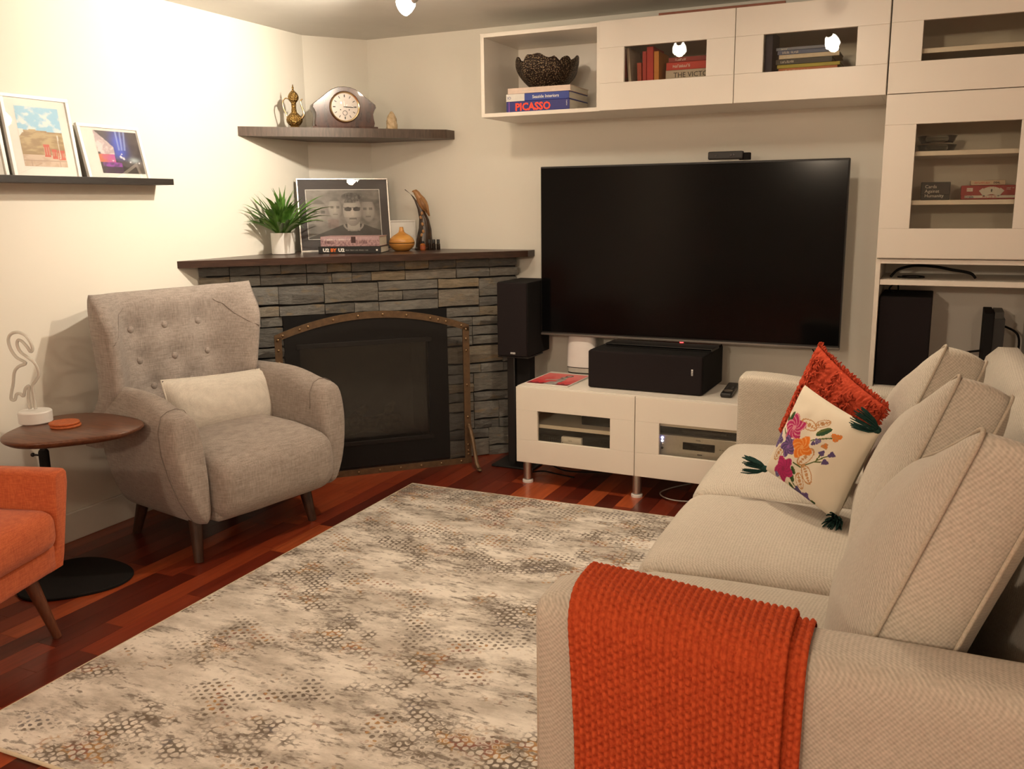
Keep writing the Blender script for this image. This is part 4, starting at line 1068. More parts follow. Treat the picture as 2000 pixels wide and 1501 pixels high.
# ================================================================ GREY WING ARMCHAIR
M_GREY = linen('grey_linen', (0.41, 0.355, 0.32), (0.22, 0.188, 0.168), 240, .4, .7)
AM = T(.7125, -1.69, 0) @ RZ(79)
ac = thing('wing_armchair', 'grey linen wing armchair with buttoned back and dark wooden legs beside the fireplace', 'armchair', M=AM)
BT = [(-.145, .845), (.015, .850), (.180, .848), (-.125, .712), (.040, .712), (.205, .712), (-.08, .60), (.10, .60)]
def back_front(u, v):
    z = .40 + v * .60 + .012 * sst(.5, 1, v) * (abs(u) ** 2 - .5)
    hw = .345 + .040 * sst(.30, 1.0, v)
    x = hw * u - .035 + .080 * v; y = .462 + .085 * v
    y -= (.155 * sst(.52, 1.0, abs(u))) * (sst(.10, .42, v) * (1 - .45 * sst(.75, 1.0, v)))
    for bx, bz in BT:
        d = (x - bx) ** 2 + (z - bz) ** 2; y += .020 * math.exp(-d / .0022) + .010 * math.exp(-d / .010)
    y += .004 * noise.noise(Vector((x * 6, z * 6, 2)))
    return Vector((x, y, z))
rings = []; NU = 36; NV = 30
for j in range(NV + 1):
    v = j / NV; ring_ = []
    tq = max(0, (v - .90) / .10); top = 1 - math.sqrt(max(0, 1 - tq * tq))           # round the top edge
    for i in range(NU + 1):
        u = i / NU * 2 - 1; p = back_front(u, v); e = sst(.90, 1.0, abs(u)); p.y += .030 * e * e; ring_.append(p)
    for i in range(NU + 1):
        u = 1 - i / NU * 2; p = back_front(u, v); th_ = .125 - .02 * v; q = Vector((p.x, .462 + .085 * v + th_ - .11 * sst(.45, 1, abs(u)) * sst(.05, .4, v), p.z))
        e = sst(.90, 1.0, abs(u)); q.y -= .025 * e * e; ring_.append(q)
    nn = NU + 1
    for i in range(nn):
        a, c = ring_[i], ring_[2 * nn - 1 - i]; m_ = (a + c) / 2; ring_[i] = a.lerp(m_, top * .97); ring_[2 * nn - 1 - i] = c.lerp(m_, top * .97)
    rings.append(ring_)
bk = B().loft(rings).build('backrest', M_GREY, ac, smooth=75)
M_BTN = M_GREY
btn = None
for bx, bz in BT:
    v = (bz - .40) / .60; u = (bx + .035 - .080 * v) / (.345 + .040 * sst(.30, 1.0, v)); p = back_front(u, v)
    if btn is None: btn = B().ball((0, 0, 0), (.0150, .007, .0150), nu=12, nv=8).build('button', M_BTN, bk, smooth=180)
    else:
        btn = btn.copy(); COL.objects.link(btn)
    btn.location = p + Vector((0, -.003, 0))
M_SEAM = mat('seam_thread', (.26, .22, .20), .95, spec=.1)
for sgn in (-1, 1):
    pts = [back_front(sgn * u, v) + Vector((0, -.0008, 0)) for u, v in ((.56, .90), (.60, .88), (.66, .86), (.74, .79), (.84, .73), (.95, .69))]
    B().tube(pts, .0015, 5).build('wing_seam', M_SEAM, bk, smooth=180)
def seat_d(p):
    p = Vector(p); f = sst(.0, -.30, p.y)
    p.y -= .045 * f * (1 - abs(p.z * 5.5) ** 2 * .8)
    p.z -= .022 * sst(-.1, -.33, p.y) * (1 if p.z > 0 else 0)
    return wrinkle(p, .004, 5)
B().rbox((.04, .22, .300), (.575, .64, .265), .07, 16, (.0, .0, .022), dents=seat_d).build('seat', M_GREY, ac, smooth=180)
def arm(sgn):
    rings = []
    ys = [-.075, -.070, -.055, -.03, .0, .06, .14, .24, .34, .44, .52]
    for k, y in enumerate(ys):
        r_ = [.50, .74, .88, .96, 1.0, 1, 1, 1, 1, 1, .9][k]
        ztop = .598 + .055 * sst(-.06, .22, y); fl = 1.0 - .25 * sst(.05, .5, y)
        bot = .150
        # outline of the arm seen from the front: narrow foot, full shoulder
        o = [(.325, bot), (.365, bot - .004), (.405, bot + .05), (.44, .26), (.475, .36), (.492, .45), (.490, .53), (.470, .585), (.435, ztop - .004), (.395, ztop), (.358, ztop - .012), (.332, ztop - .05), (.320, ztop - .12), (.318, .36), (.318, .24)]
        cx, cz = .395, .40
        rg_ = []
        for x, z in o:
            x2 = .33 + (x - .33) * fl if x > .33 else x
            lean = -.035 * (1 - sst(.15, .60, z))  # front edge: foot stands a little proud
            rg_.append((.04 + .89 * sgn * (cx + (x2 - cx) * (r_ if y < 0 else 1)), y + (.03 * sst(.25, .62, z) if y < .1 else 0), cz + (z - cz) * ((r_ * .35 + .65) if y < 0 else 1)))
        rings.append(rg_)
    o = B().loft(rings).build('arm', M_GREY, ac, smooth=180, sub=1)
    pts = [Vector(p) for p in rings[4]]
    B().tube([p + (p - Vector((.04 + .89 * sgn * .395, p.y, .40))).normalized() * .001 for p in pts[1:13]], .0013, 5).build('arm_seam', M_SEAM, o, smooth=180)
arm(-1); arm(1)
B().rbox((.04, .21, .185), (.56, .56, .07), .03, 8).build('underframe', M_GREY, ac, smooth=180)
def peg(b, a, c, r0, r1): return b.tube([Vector(a).lerp(Vector(c), t) for t in (0, .33, .66, 1)], [r0 + (r1 - r0) * t for t in (0, .33, .66, 1)], 16)
for sx, y0, y1, xx in ((-1, .0, .03, .287), (1, .0, .03, .287), (-1, .50, .44, .235), (1, .50, .44, .235)):
    peg(B(), (sx * xx, y0, 0), (sx * (xx - .02), y1, .19), .0175, .029).build('leg', M_LEGWOOD, ac)

# lumbar pillow: pale front, navy back, pale piping
LPM = AM @ T(.105, .320, .520) @ RZ(2) @ RY(3.5) @ RX(72)
lp = thing('lumbar_pillow', 'pale grey oblong pillow leaning on the seat of the grey wing armchair', 'pillow', M=LPM)
M_LPF = linen('pale_linen', (0.68, 0.63, 0.56), (0.55, 0.51, 0.455), 260, .3)
lx, ly = .54, .245
def lsurf(sg_):
    def fn(u, v):
        x, y = u * 2 - 1, v * 2 - 1; e = (max(0, 1 - x ** 4) * max(0, 1 - y * y)) ** .5
        return (x * lx / 2 * (1 - .02 * (1 - y * y)), y * ly / 2 * (1 - .05 * (1 - x * x)), sg_ * .066 * e + .004 * noise.noise(Vector((x * 3, y * 3, sg_))) * e)
    return fn
B().grid(36, 20, lsurf(1)).build('front_cover', M_LPF, lp, smooth=180)
B().grid(36, 20, lsurf(-1)).build('back_cover', linen('navy_linen', (.02, .02, .04), (.035, .035, .06), 260, .3), lp, smooth=180)
edge = [lsurf(1)(i / 20, 0) for i in range(20)] + [lsurf(1)(1, i / 12) for i in range(12)] + [lsurf(1)(1 - i / 20, 1) for i in range(20)] + [lsurf(1)(0, 1 - i / 12) for i in range(12)]
B().tube(edge, .0045, 6, True).build('piping', M_LPF, lp, smooth=180)

# ================================================================ SIDE TABLE
M_WALNUT = mat('walnut_top', (.16, .062, .030), .34, col2=(.085, .030, .014), scale=10, stretch=(1.2, 9, 9), bump=.03, spec=.4, coat=.1)
tb = thing('side_table', 'small walnut side table with a rounded triangular top and black base', 'table', (.19, -2.225, 0))
def pebble(cx, cy, r, amp, th0, z, n=64):
    return [(cx + r * (1 + amp * math.cos(3 * (2 * PI * i / n - th0))) * math.cos(2 * PI * i / n), cy + r * (1 + amp * math.cos(3 * (2 * PI * i / n - th0))) * math.sin(2 * PI * i / n), z) for i in range(n)]
t0 = math.radians(23); tx, ty = .35 - .19, -2.20 + 2.21
B().loft([pebble(tx, ty, r, .09, t0, z) for r, z in ((.196, .534), (.208, .537), (.221, .546), (.227, .554), (.226, .559), (.222, .562))]).build('table_top', M_WALNUT, tb, smooth=50)
B().loft([pebble(.36 - .19, -2.265 + 2.21, r, .07, t0, z) for r, z in ((.186, 0), (.190, .003), (.190, .009), (.187, .012))]).build('base', M_BLACKM, tb, smooth=40)
B().tube([(0, 0, .470), (0, 0, .536)], .0120, 16).tube([(0, 0, .02), (0, 0, .47)], .0120, 16).build('pole', M_BLACK, tb)
B().lathe([(.0, .012), (.0185, .012), (.0185, .455), (.0150, .462), (.0, .462)], 20).build('sleeve', M_BLACKM, tb)
B().tube([(0, 0, .44), (-.035, -.012, .442)], .004, 8).ball((-.042, -.014, .442), .008).build('height_knob', M_BLACK, tb)
B().span((-.02, -.04, .526), (.16, .05, .5345), .003).build('bracket', M_BLACKM, tb)

# flamingo outline lamp
FLM = T(.155, -2.215, .5625) @ RZ(25)
fl = thing('flamingo_lamp', 'unlit clear flamingo shaped tube lamp on round white base on the side table', 'lamp', M=FLM)
B().lathe([(0, 0), (.055, 0), (.058, .003), (.058, .040), (.055, .044), (0, .044)], 40).build('base', M_WHITE, fl)
M_TUBE = mat('frosted_tube', (.86, .84, .78), .15, spec=.6, trans=.45, scale=10)
def smooth_path(P_, n=5):
    P_ = [Vector(p) for p in P_]; out = []
    for i in range(len(P_) - 1):
        p0, p1, p2, p3 = P_[max(i - 1, 0)], P_[i], P_[i + 1], P_[min(i + 2, len(P_) - 1)]
        for k in range(n):
            t = k / n; out.append(0.5 * ((2 * p1) + (-p0 + p2) * t + (2 * p0 - 5 * p1 + 4 * p2 - p3) * t * t + (-p0 + 3 * p1 - 3 * p2 + p3) * t ** 3))
    return out + [P_[-1]]
def zp(x, y): return ((x - 420) / 2723, 0, .044 + (965 - y) / 2723)
out = [(375, 950), (372, 820), (392, 715), (350, 745), (325, 815), (290, 790), (255, 800), (235, 850), (198, 850), (205, 790), (235, 690), (262, 570), (310, 515), (385, 480), (300, 420), (250, 330), (240, 240), (275, 185), (340, 170), (410, 200), (455, 270), (470, 340), (445, 365), (420, 320), (375, 262), (335, 250), (322, 300), (350, 370), (420, 430), (480, 490), (505, 590), (465, 660), (425, 715), (428, 820), (430, 950)]
B().tube(smooth_path([zp(*p) for p in out]), .0058, 8).build('glass_tube', M_TUBE, fl, smooth=180)

M_CORK = mat('orange_leather', (.50, .125, .03), .6, col2=(.38, .085, .02), scale=90, bump=.1)
for q, (x, y, lab) in enumerate(((.318, -2.22, 'lower orange round coaster of two stacked on the side table'), (.309, -2.218, 'upper orange round coaster of two stacked on the side table'))):
    single(B().lathe([(0, 0), (.050, 0), (.052, .002), (.052, .006), (.050, .008), (.046, .0076), (0, .0076)], 40), 'coaster', M_CORK, lab, 'coaster', (x, y, .5625 + .0085 * q), group='orange coasters')

# ================================================================ ORANGE ARMCHAIR
M_ORANGE = linen('orange_tweed', (.60, .15, .055), (.42, .085, .032), 380, .5)
OM = T(.47, -2.95, 0) @ RZ(106.5)
oc = thing('orange_armchair', 'orange tweed low armchair with tapered wooden legs at the left edge', 'armchair', M=OM)
def oarm(sgn):
    rings = []
    for k, (y, gx, gz) in enumerate(((-.345, .75, .96), (-.338, .95, .99), (-.325, 1, 1), (-.1, 1, 1), (.15, 1, 1), (.34, 1, 1))):
        o = [(.225, .222), (.285, .222), (.300, .26), (.330, .50), (.330, .528), (.318, .540), (.272, .540), (.260, .528), (.258, .30)]
        cx, cz = .285, .38
        rings.append([(sgn * (cx + (x - cx) * gx), y + (.022 * (1 - sst(.22, .5, z)) if y < -.2 else 0), cz + (z - cz) * gz) for x, z in o])
    return B().loft(rings).build('arm', M_ORANGE, oc, smooth=50)
oarm(1); oarm(-1)
B().rbox((0, -.02, .365), (.52, .66, .125), .045, 12, (0, .004, .018), dents=lambda p: wrinkle(p, .003, 6)).build('seat_cushion', M_ORANGE, oc, smooth=180)
B().rbox((0, -.005, .268), (.53, .64, .095), .02, 8).build('seat_frame', M_ORANGE, oc, smooth=180)
B().rbox((0, 0, 0), (.53, .12, .46), .05, 10, (0, .015, 0), M=T(0, .33, .62) @ RX(-12)).build('backrest', M_ORANGE, oc, smooth=180)
for sx, y0, y1 in ((-1, -.305, -.25), (1, -.305, -.25), (-1, .33, .25), (1, .33, .25)):
    peg(B(), (sx * .245, y0, 0), (sx * .205, y1, .235), .0125, .0235).build('leg', mat('teak_leg', (.11, .032, .014), .4, col2=(.15, .05, .022), scale=40, stretch=(4, 4, .6)), oc)

# ================================================================ PICTURE LEDGE ON THE LEFT WALL
M_LEDGE = mat('black_brown_ledge', (.018, .014, .012), .4, col2=(.028, .022, .018), scale=20, stretch=(8, 1, 8))
pl = thing('picture_ledge', 'narrow black picture ledge on the left wall holding white frames', 'shelf', (0, -2.0, 1.433))
b = B().span((.0, -.75, 0), (.105, .614, .012), .001); b.build('base_board', M_LEDGE, pl, smooth=0)
B().span((.093, -.7502, .0), (.106, .6142, .026), .0012).build('front_lip', M_LEDGE, pl, smooth=0)
B().span((.0, -.75, .012), (.012, .614, .028), .001).build('back_board', M_LEDGE, pl, smooth=0)
M_FRW = mat('white_frame', (.82, .80, .77), .4, scale=10)
M_MATW = mat('white_mount', (.84, .83, .80), .8, scale=10)
def frame(label, y0, y1, h, fw, px0, px1, pz0, pz1, paintfn, nx, ny, lean, xb=.074, group='white frames on the picture ledge'):
    w_ = y1 - y0
    M = T(xb, (y0 + y1) / 2, 1.4455) @ RZ(90) @ RX(-lean)      # local x along +y world, -y faces into the room
    o = thing('framed_photo', label, 'framed photo', M=M, group=group)
    b = B()
    for a, c in (((-w_ / 2, 0, 0), (w_ / 2, .014, fw)), ((-w_ / 2, 0, h - fw), (w_ / 2, .014, h)), ((-w_ / 2, 0, fw), (-w_ / 2 + fw, .014, h - fw)), ((w_ / 2 - fw, 0, fw), (w_ / 2, .014, h - fw))): b.span(a, c, .0012)
    b.build('frame', M_FRW, o)
    B().span((-w_ / 2 + fw - .002, .006, fw - .002), (w_ / 2 - fw + .002, .010, h - fw + .002)).build('mount', M_MATW, o, smooth=0)
    B().span((-w_ / 2 + .004, .010, .004), (w_ / 2 - .004, .0135, h - .004)).build('backing', M_LEDGE, o, smooth=0)
    print_grid('photograph', px1 - px0, pz1 - pz0, nx, ny, paintfn, M_PRINT, o, T((px0 + px1) / 2, .0056, (pz0 + pz1) / 2) @ RX(90))
    B().span((-w_ / 2 + fw - .002, .0025, fw - .002), (w_ / 2 - fw + .002, .0035, h - fw + .002)).build('glass_pane', M_CLEAR, o, smooth=0)
    return o
def moor(u, v):
    n1 = fbm(u * 5, v * 9, 1)
    if v > .60 + .015 * math.sin(u * 5): c = mixv((.30, .55, .74), (.66, .72, .74), sst(-.1, .5, n1 + (v - .75) * .3))
    elif v > .20:
        c = mixv((.33, .22, .10), (.46, .34, .17), sst(-.3, .4, fbm(u * 4, v * 16, 2) + (v - .4)))
    else: c = mixv((.52, .38, .28), (.60, .47, .37), sst(-.3, .3, n1))
    for x0, x1, y0, y1 in ((.50, .64, .16, .38), (.67, .80, .14, .31), (.82, .98, .12, .29)):
        if x0 < u < x1 and y0 < v < y1:
            c = (.55, .10, .06) if not ((u - x0) % .05 < .018 and y0 + .04 < v < y1 - .05) else (.50, .32, .20)
    if abs(u - .87 - .04 * (v - .4)) < .012 and .14 < v < .55: c = (.62, .58, .50)
    if abs(v - .10) < .008 or (abs((u * 3) % 1 - .5) < .02 and v < .1): c = (.42, .30, .22)
    if u < .10 and .5 < v < .62 and u < (v - .5) * 1.5: c = (.75, .72, .68)
    return c
def stage(u, v):
    n1 = fbm(u * 7, v * 7, 4); c = mixv((.045, .035, .05), (.09, .075, .085), sst(-.3, .3, n1))
    g = math.exp(-((u - .50) / .17) ** 2) * sst(.25, .5, v) * (1 - .55 * sst(.75, 1, v)); c = mixv(c, (.05, .10, .60), g * 1.1)
    for x0, s in ((.50, .02), (.58, .10), (.66, .16)):
        if v > .55: c = mixv(c, (.35, .45, .85), .8 * math.exp(-((u - x0 - s * (v - .75)) / .018) ** 2))
    if u < .38 and v > .44 and v < .98 - u * 1.05 + .04: c = mixv((.50, .40, .44), (.75, .66, .68), sst(-.2, .3, n1)) if (u > .06 or v > .5) else c
    if u < .36 and .26 < v < .44: c = mixv((.60, .16, .08), (.55, .10, .40), sst(0, .36, u + .2 * n1))
    if .05 < u < .48 and v < .26: c = mixv((.30, .05, .42), (.10, .03, .16), sst(-.2, .3, n1))
    if v < .16: c = mixv(c, (.02, .018, .02), .8)
    d = math.exp(-(((u - .80) / .12) ** 2 + ((v - .32) / .06) ** 2)); c = mixv(c, (.45, .52, .56), d)
    for x, y, r in ((.50, .40, .05), (.56, .36, .035), (.53, .46, .03), (.30, .30, .03), (.70, .28, .025), (.90, .26, .02)):
        if math.hypot(u - x, (v - y)) < r * (.7 + .5 * n1): c = (.80, .78, .85)
    return c
frame('white portrait frame with a photo of red boxes on a brown moor', -2.122, -1.830, .312, .014, -.092, .094, .050, .270, moor, 56, 66, 7.5)
frame('white landscape frame with a photo of a blue lit concert stage', -1.800, -1.486, .232, .014, -.080, .140, .034, .208, stage, 72, 58, 13.0, .082)
frame('white frame cut by the left edge of the picture, left of the moor photo', -2.46, -2.142, .31, .014, -.09, .09, .05, .26, lambda u, v: mixv((.5, .48, .44), (.3, .3, .3), sst(.2, .8, v + .3 * fbm(u * 4, v * 4))), 24, 30, 7.5)

# ================================================================ ON THE MANTEL (z = 1.0965)
ZM = 1.0965
def fq(t, c): return Vector(((t + c * Q) * Q, (t - c * Q) * Q, 0))     # t along the front, c = x - y
def at_f(t, c, z, rot=45): return T(*(fq(t, c) + Vector((0, 0, z)))) @ RZ(rot)

pt = thing('potted_plant', 'green grassy leaved plant in a plain white pot on the mantel', 'plant', M=at_f(-.405, .80, ZM, 0))
B().lathe([(0, 0), (.052, 0), (.057, .004), (.0585, .104), (.0575, .108), (.053, .108), (.051, .09), (0, .09)], 40).build('pot', mat('matt_white_pot', (.80, .78, .75), .7, scale=8), pt)
B().lathe([(0, .088), (.0515, .088), (.0515, .093), (0, .094)], 24).build('soil', mat('soil', (.03, .02, .012), .95, scale=80, bump=.5), pt)
M_LEAF = mat('leaf_green', (.06, .17, .025), .42, col2=(.15, .31, .06), scale=16, spec=.5)
M_LEAF2 = mat('leaf_light', (.16, .30, .06), .42, col2=(.06, .16, .025), scale=16, spec=.5)
r3 = random.Random(21)
def leaf(az, elev, L, wd, droop, m):
    b = B(); n = 9; rows = []; p = Vector((r3.uniform(-.018, .018), r3.uniform(-.018, .018), .085)); e = elev
    side = Vector((-math.sin(az), math.cos(az), 0)); tw = r3.uniform(-.5, .5)
    for k in range(n + 1):
        t = k / n; d = Vector((math.cos(az) * math.cos(e), math.sin(az) * math.cos(e), math.sin(e)))
        w_ = wd * (.35 + .65 * math.sin(min(1, t * 1.9) * PI / 2)) * (1 - sst(.62, 1.0, t)) + .0004
        up = side.cross(d) * -1; s2 = (side * math.cos(tw * t) + up * math.sin(tw * t))
        rows.append(tuple(Vector((max(q.x, -.098 + .002 * t), q.y, q.z)) for q in (p - s2 * w_ + up * w_ * .35, p.copy(), p + s2 * w_ + up * w_ * .35))); p = p + d * (L / n); e -= droop * t * 1.7 / n
    v = [q for r_ in rows for q in r_]; f = []
    for k in range(n):
        for i in range(2): f.append((k * 3 + i, k * 3 + i + 1, k * 3 + 4 + i, k * 3 + 3 + i))
    b.add(v, f); return b.build('leaf', m, pt, smooth=180)
for k in range(80):
    az = r3.uniform(0, 2 * PI); inner = r3.random()
    if math.cos(az - math.radians(135)) > .75 and inner > .4: az += PI      # the wall side grows shorter
    el = math.radians(r3.uniform(58, 88) if inner < .4 else r3.uniform(28, 62)); L = r3.uniform(.17, .27) if inner < .4 else r3.uniform(.21, .32)
    leaf(az, el, L, r3.uniform(.009, .013), r3.uniform(.4, 1.3) if inner < .4 else r3.uniform(.9, 1.7), M_LEAF if r3.random() < .65 else M_LEAF2)

# framed black and white photograph of men
def portrait(u, v):
    X, Y = u, v; n1 = fbm(u * 6, v * 6, 7); g = .17 + .10 * n1
    def head(cx, cy, rx, ry, lum, shade=0.0):
        d = ((X - cx) / rx) ** 2 + ((Y - cy) / ry) ** 2
        if d < 1:
            k = lum * (1 - .35 * d) * (1 - shade * sst(-rx, rx, X - cx)); yy = (Y - cy) / ry; xx = (X - cx) / rx
            if abs(yy - .10) < .09 and .18 < abs(xx) < .62: k *= .45
            if abs(xx) < .13 and -.32 < yy < .05: k *= 1.12
            if abs(yy + .50) < .06 and abs(xx) < .34: k *= .55
            if yy > .62: k *= .5
            return k
        return None
    def blend(c, h, cx, cy, rx, ry): return c if h is None else c + (h - c) * sst(1.0, .62, ((X - cx) / rx) ** 2 + ((Y - cy) / ry) ** 2) * .8
    c = g + .10 * (1 - u)
    if Y < .34 - .10 * abs(X - .35) and X < .45: c = .20 + .05 * n1
    c = blend(c, head(.16, .52, .13, .30, .42, .2), .16, .52, .13, .30)
    c = blend(c, head(.38, .62, .10, .24, .50, .3), .38, .62, .10, .24)
    if abs(X - .38) < .075 and Y < .40 and Y > .1: c = .24 + .08 * n1
    c = blend(c, head(.83, .58, .105, .27, .34, -.3), .83, .58, .105, .27)
    sh = .30 - .55 * max(0, abs(X - .62) - .12)
    if Y < sh: c = .075 + .03 * n1
    if abs(X - .62) < .085 and .16 < Y < .36: c = .38
    if abs(math.hypot((X - .62) / .13, (Y - .30) / .14) - 1) < .10 and Y < .30: c = .30
    h = head(.615, .57, .128, .315, .52, .25)
    if h is not None:
        c = h; xx, yy = (X - .615) / .128, (Y - .57) / .315
        if ((abs(xx) - .47) / .40) ** 2 + ((yy - .10) / .145) ** 2 < 1: c = .045 + .25 * max(0, .10 - yy) + .05 * xx * xx
        if abs(yy - .21) < .028 and abs(xx) < .95: c = .06
        if yy > .50: c = c + (.13 + .12 * fbm(u * 40, v * 20, 2) - c) * sst(.50, .68, yy + .15 * n1)
        if abs(yy + .52) < .055 and abs(xx) < .38: c = .16
        if -.9 < yy < -.4 and abs(xx) > .3 or yy < -.62: c *= .8
    if (X - .615) ** 2 / .14 ** 2 + (Y - .86) ** 2 / .08 ** 2 < 1 and Y > .80: c = .11 + .10 * fbm(u * 30, v * 14, 3)
    t = (1.0, .93, .86)
    if .27 < u < .42 and .22 < v < .40: t = (1.0, .80, .75)
    return tuple(max(.01, c) * 1.05 * q for q in t)
M = T(*(fq(-.049, .565) + Vector((0, 0, ZM)))) @ RZ(45) @ RX(-8.5)
pf = thing('framed_photo', 'silver framed black and white photo of a man in sunglasses on the mantel', 'framed photo', M=M)
w_, h_, fw = .492, .388, .007; b = B()
for a, c in (((-w_ / 2, 0, 0), (w_ / 2, .018, fw)), ((-w_ / 2, 0, h_ - fw), (w_ / 2, .018, h_)), ((-w_ / 2, 0, fw), (-w_ / 2 + fw, .018, h_ - fw)), ((w_ / 2 - fw, 0, fw), (w_ / 2, .018, h_ - fw))): b.span(a, c, .001)
b.build('frame', M_METAL, pf)
B().span((-w_ / 2 + .005, .008, .005), (w_ / 2 - .005, .012, h_ - .005)).build('mount', mat('charcoal_mount', (.085, .075, .078), .7, scale=8), pf, smooth=0)
print_grid('photograph', .394, .262, 150, 100, portrait, M_PRINT, pf, T(-.002, .0074, .197) @ RX(90))
b = B()
for a, c in (((-.202, .0070, .064), (.198, .0076, .067)), ((-.202, .0070, .327), (.198, .0076, .330)), ((-.202, .0070, .064), (-.199, .0076, .330)), ((.195, .0070, .064), (.198, .0076, .330))): b.span(a, c)
b.build('mount_edge', M_MATW, pf, smooth=0)
B().span((-w_ / 2 + .005, .003, .005), (w_ / 2 - .005, .004, h_ - .005)).build('glass_pane', M_CLEAR, pf, smooth=0)
B().span((-w_ / 2 + .004, .012, .004), (w_ / 2 - .004, .017, h_ - .004)).build('backing', M_BLACKM, pf, smooth=0)
wp = thing('blank_canvas', 'blank white framed panel leaning behind the orange wooden diffuser', 'canvas', M=at_f(.268, .535, ZM) @ RX(-3))
B().span((-.075, .004, .004), (.070, .010, .150)).build('panel', M_MATW, wp, smooth=0)
b = B(); b.span((-.078, 0, .149), (.073, .013, .157), .001); b.span((-.078, 0, 0), (.073, .013, .006), .001); b.span((-.078, 0, .006), (-.072, .013, .149), .001); b.span((.067, 0, .006), (.073, .013, .149), .001)
b.build('frame', M_FRW, wp)

# two thick books
BKM = T(.262, -.592, ZM) @ RZ(20.8)
G5 = 'books on the mantel'
k = book('black book with white and orange title, lower of two on the mantel', BKM, .325, .20, .034, (20, 19, 20), G5)
text('U2', .023, M_INKW, k, T(.024, -.0018, .0085) @ RX(90), bold=.0012, sx=1.15); text('BY', .023, mat('orange_title', (.75, .16, .03), .5), k, T(.064, -.0018, .0085) @ RX(90), bold=.0012, sx=1.1); text('U2', .023, M_INKW, k, T(.104, -.0018, .0085) @ RX(90), bold=.0012, sx=1.15)
text((5, 6, 4, 7, 4,), .0085, mat('grey_title', (.35, .34, .33), .6), k, T(.142, -.0018, .013) @ RX(90)); B().span((.300, -.0018, .012), (.309, -.0012, .020)).build('emblem', M_INKW, k, smooth=0)
k = book('thick mauve book with a picture on its spine, upper of two on the mantel', BKM @ T(.012, .006, .0345), .306, .19, .050, (176, 140, 140), G5)
def crowd(u, v):
    n1 = fbm(u * 30, v * 5, 5); c = mixv((.42, .27, .27), (.24, .14, .16), sst(-.2, .4, n1))
    if v > .66: c = mixv(c, (.50, .36, .38), .6)
    if .52 < u < .60 and v > .35: c = (.06, .03, .03)
    if .05 < u < .22 and .30 < v < .55: c = mixv(c, (.05, .02, .02), .7 * (math.sin(u * 300) > -.2))
    if .66 < u < .80 and .30 < v < .55: c = mixv(c, (.05, .02, .02), .7 * (math.sin(u * 260) > -.2))
    if .06 < u < .50 and .60 < v < .76: c = mixv(c, (.72, .62, .60), .8 * (math.sin(u * 220) > 0))
    return c
print_grid('spine_print', .300, .048, 100, 18, crowd, M_PRINT, k, T(.153, -.0018, .025) @ RX(90))
# wooden diffuser
M_ORWOOD = mat('honey_wood', (.66, .33, .075), .35, col2=(.48, .20, .04), scale=7, stretch=(1, 1, 14), spec=.5, coat=.2)
df = thing('wood_diffuser', 'onion shaped honey coloured wooden diffuser on the mantel', 'diffuser', M=at_f(.213, .80, ZM, 0))
B().lathe([(0, .0), (.036, 0), (.042, .003), (.060, .018), (.068, .034), (.0690, .0385)], 40).build('lower_body', M_ORWOOD, df, smooth=180)
B().lathe([(.0675, .0385), (.0675, .0415)], 40, cap=False).build('joint', M_BLACKM, df)
B().lathe([(.0690, .0415), (.068, .050), (.060, .066), (.044, .080), (.026, .090), (.016, .098), (.012, .110), (.0105, .122), (.0085, .125), (.005, .123), (0, .122)], 40).build('upper_body', M_ORWOOD, df, smooth=180)
# bird carving: dark horn with a bird perched on it
M_HORN = mat('dark_horn', (.022, .014, .010), .25, col2=(.06, .03, .015), scale=14, spec=.5)
M_TAN = mat('tan_horn', (.42, .22, .085), .4, col2=(.30, .14, .05), scale=30)
M_AMBER = mat('amber_horn', (.42, .13, .02), .25, col2=(.25, .06, .01), scale=20)
bd = thing('bird_carving', 'carved horn figure of a tan bird perched on a dark curved branch', 'figurine', M=at_f(.352, .70, ZM, 25))
def bz(x, y): return ((x - 1553) / 1560, (1378 - y) / 1560)
left_ = [(1478, 1378), (1490, 1290), (1512, 1200), (1520, 1120), (1508, 1040), (1484, 970), (1452, 915), (1404, 880)]
right_ = [(1625, 1378), (1626, 1290), (1622, 1210), (1604, 1130), (1570, 1060), (1525, 1000), (1478, 935), (1411, 876)]
rings = []
for (lx_, ly_), (rx_, ry_) in zip(left_, right_):
    a, c = Vector((*bz(lx_, ly_),)), Vector((*bz(rx_, ry_),)); m_ = (a + c) / 2; hw = (c - a).length / 2; d = (c - a).normalized()
    rings.append([(m_.x + d.x * hw * math.cos(q), max(.006, hw * .62) * math.sin(q), m_.y + d.y * hw * math.cos(q)) for q in [2 * PI * i / 14 for i in range(14)]])
B().loft(rings).build('branch', M_HORN, bd, smooth=60)
B().lathe([(0, 0), (.050, 0), (.052, .006), (.046, .014), (0, .016)], 24).build('foot', M_HORN, bd)
body = [((1466, 897), .002), ((1478, 893), .006), ((1492, 896), .014), ((1508, 912), .0165), ((1522, 935), .018), ((1540, 965), .024), ((1558, 1000), .026), ((1575, 1030), .021), ((1588, 1052), .013), ((1598, 1075), .008), ((1608, 1100), .004)]
B().tube([(bz(*p)[0], -.004, bz(*p)[1]) for p, _ in body], [r_ for _, r_ in body], 12).build('bird', M_TAN, bd, smooth=180)
B().tube([(bz(1535, 950)[0], -.022, bz(1535, 950)[1]), (bz(1565, 1010)[0], -.026, bz(1565, 1010)[1]), (bz(1592, 1065)[0], -.014, bz(1592, 1065)[1])], [.008, .012, .003], 8).build('wing', mat('wing_brown', (.27, .13, .05), .45, scale=60), bd, smooth=180)
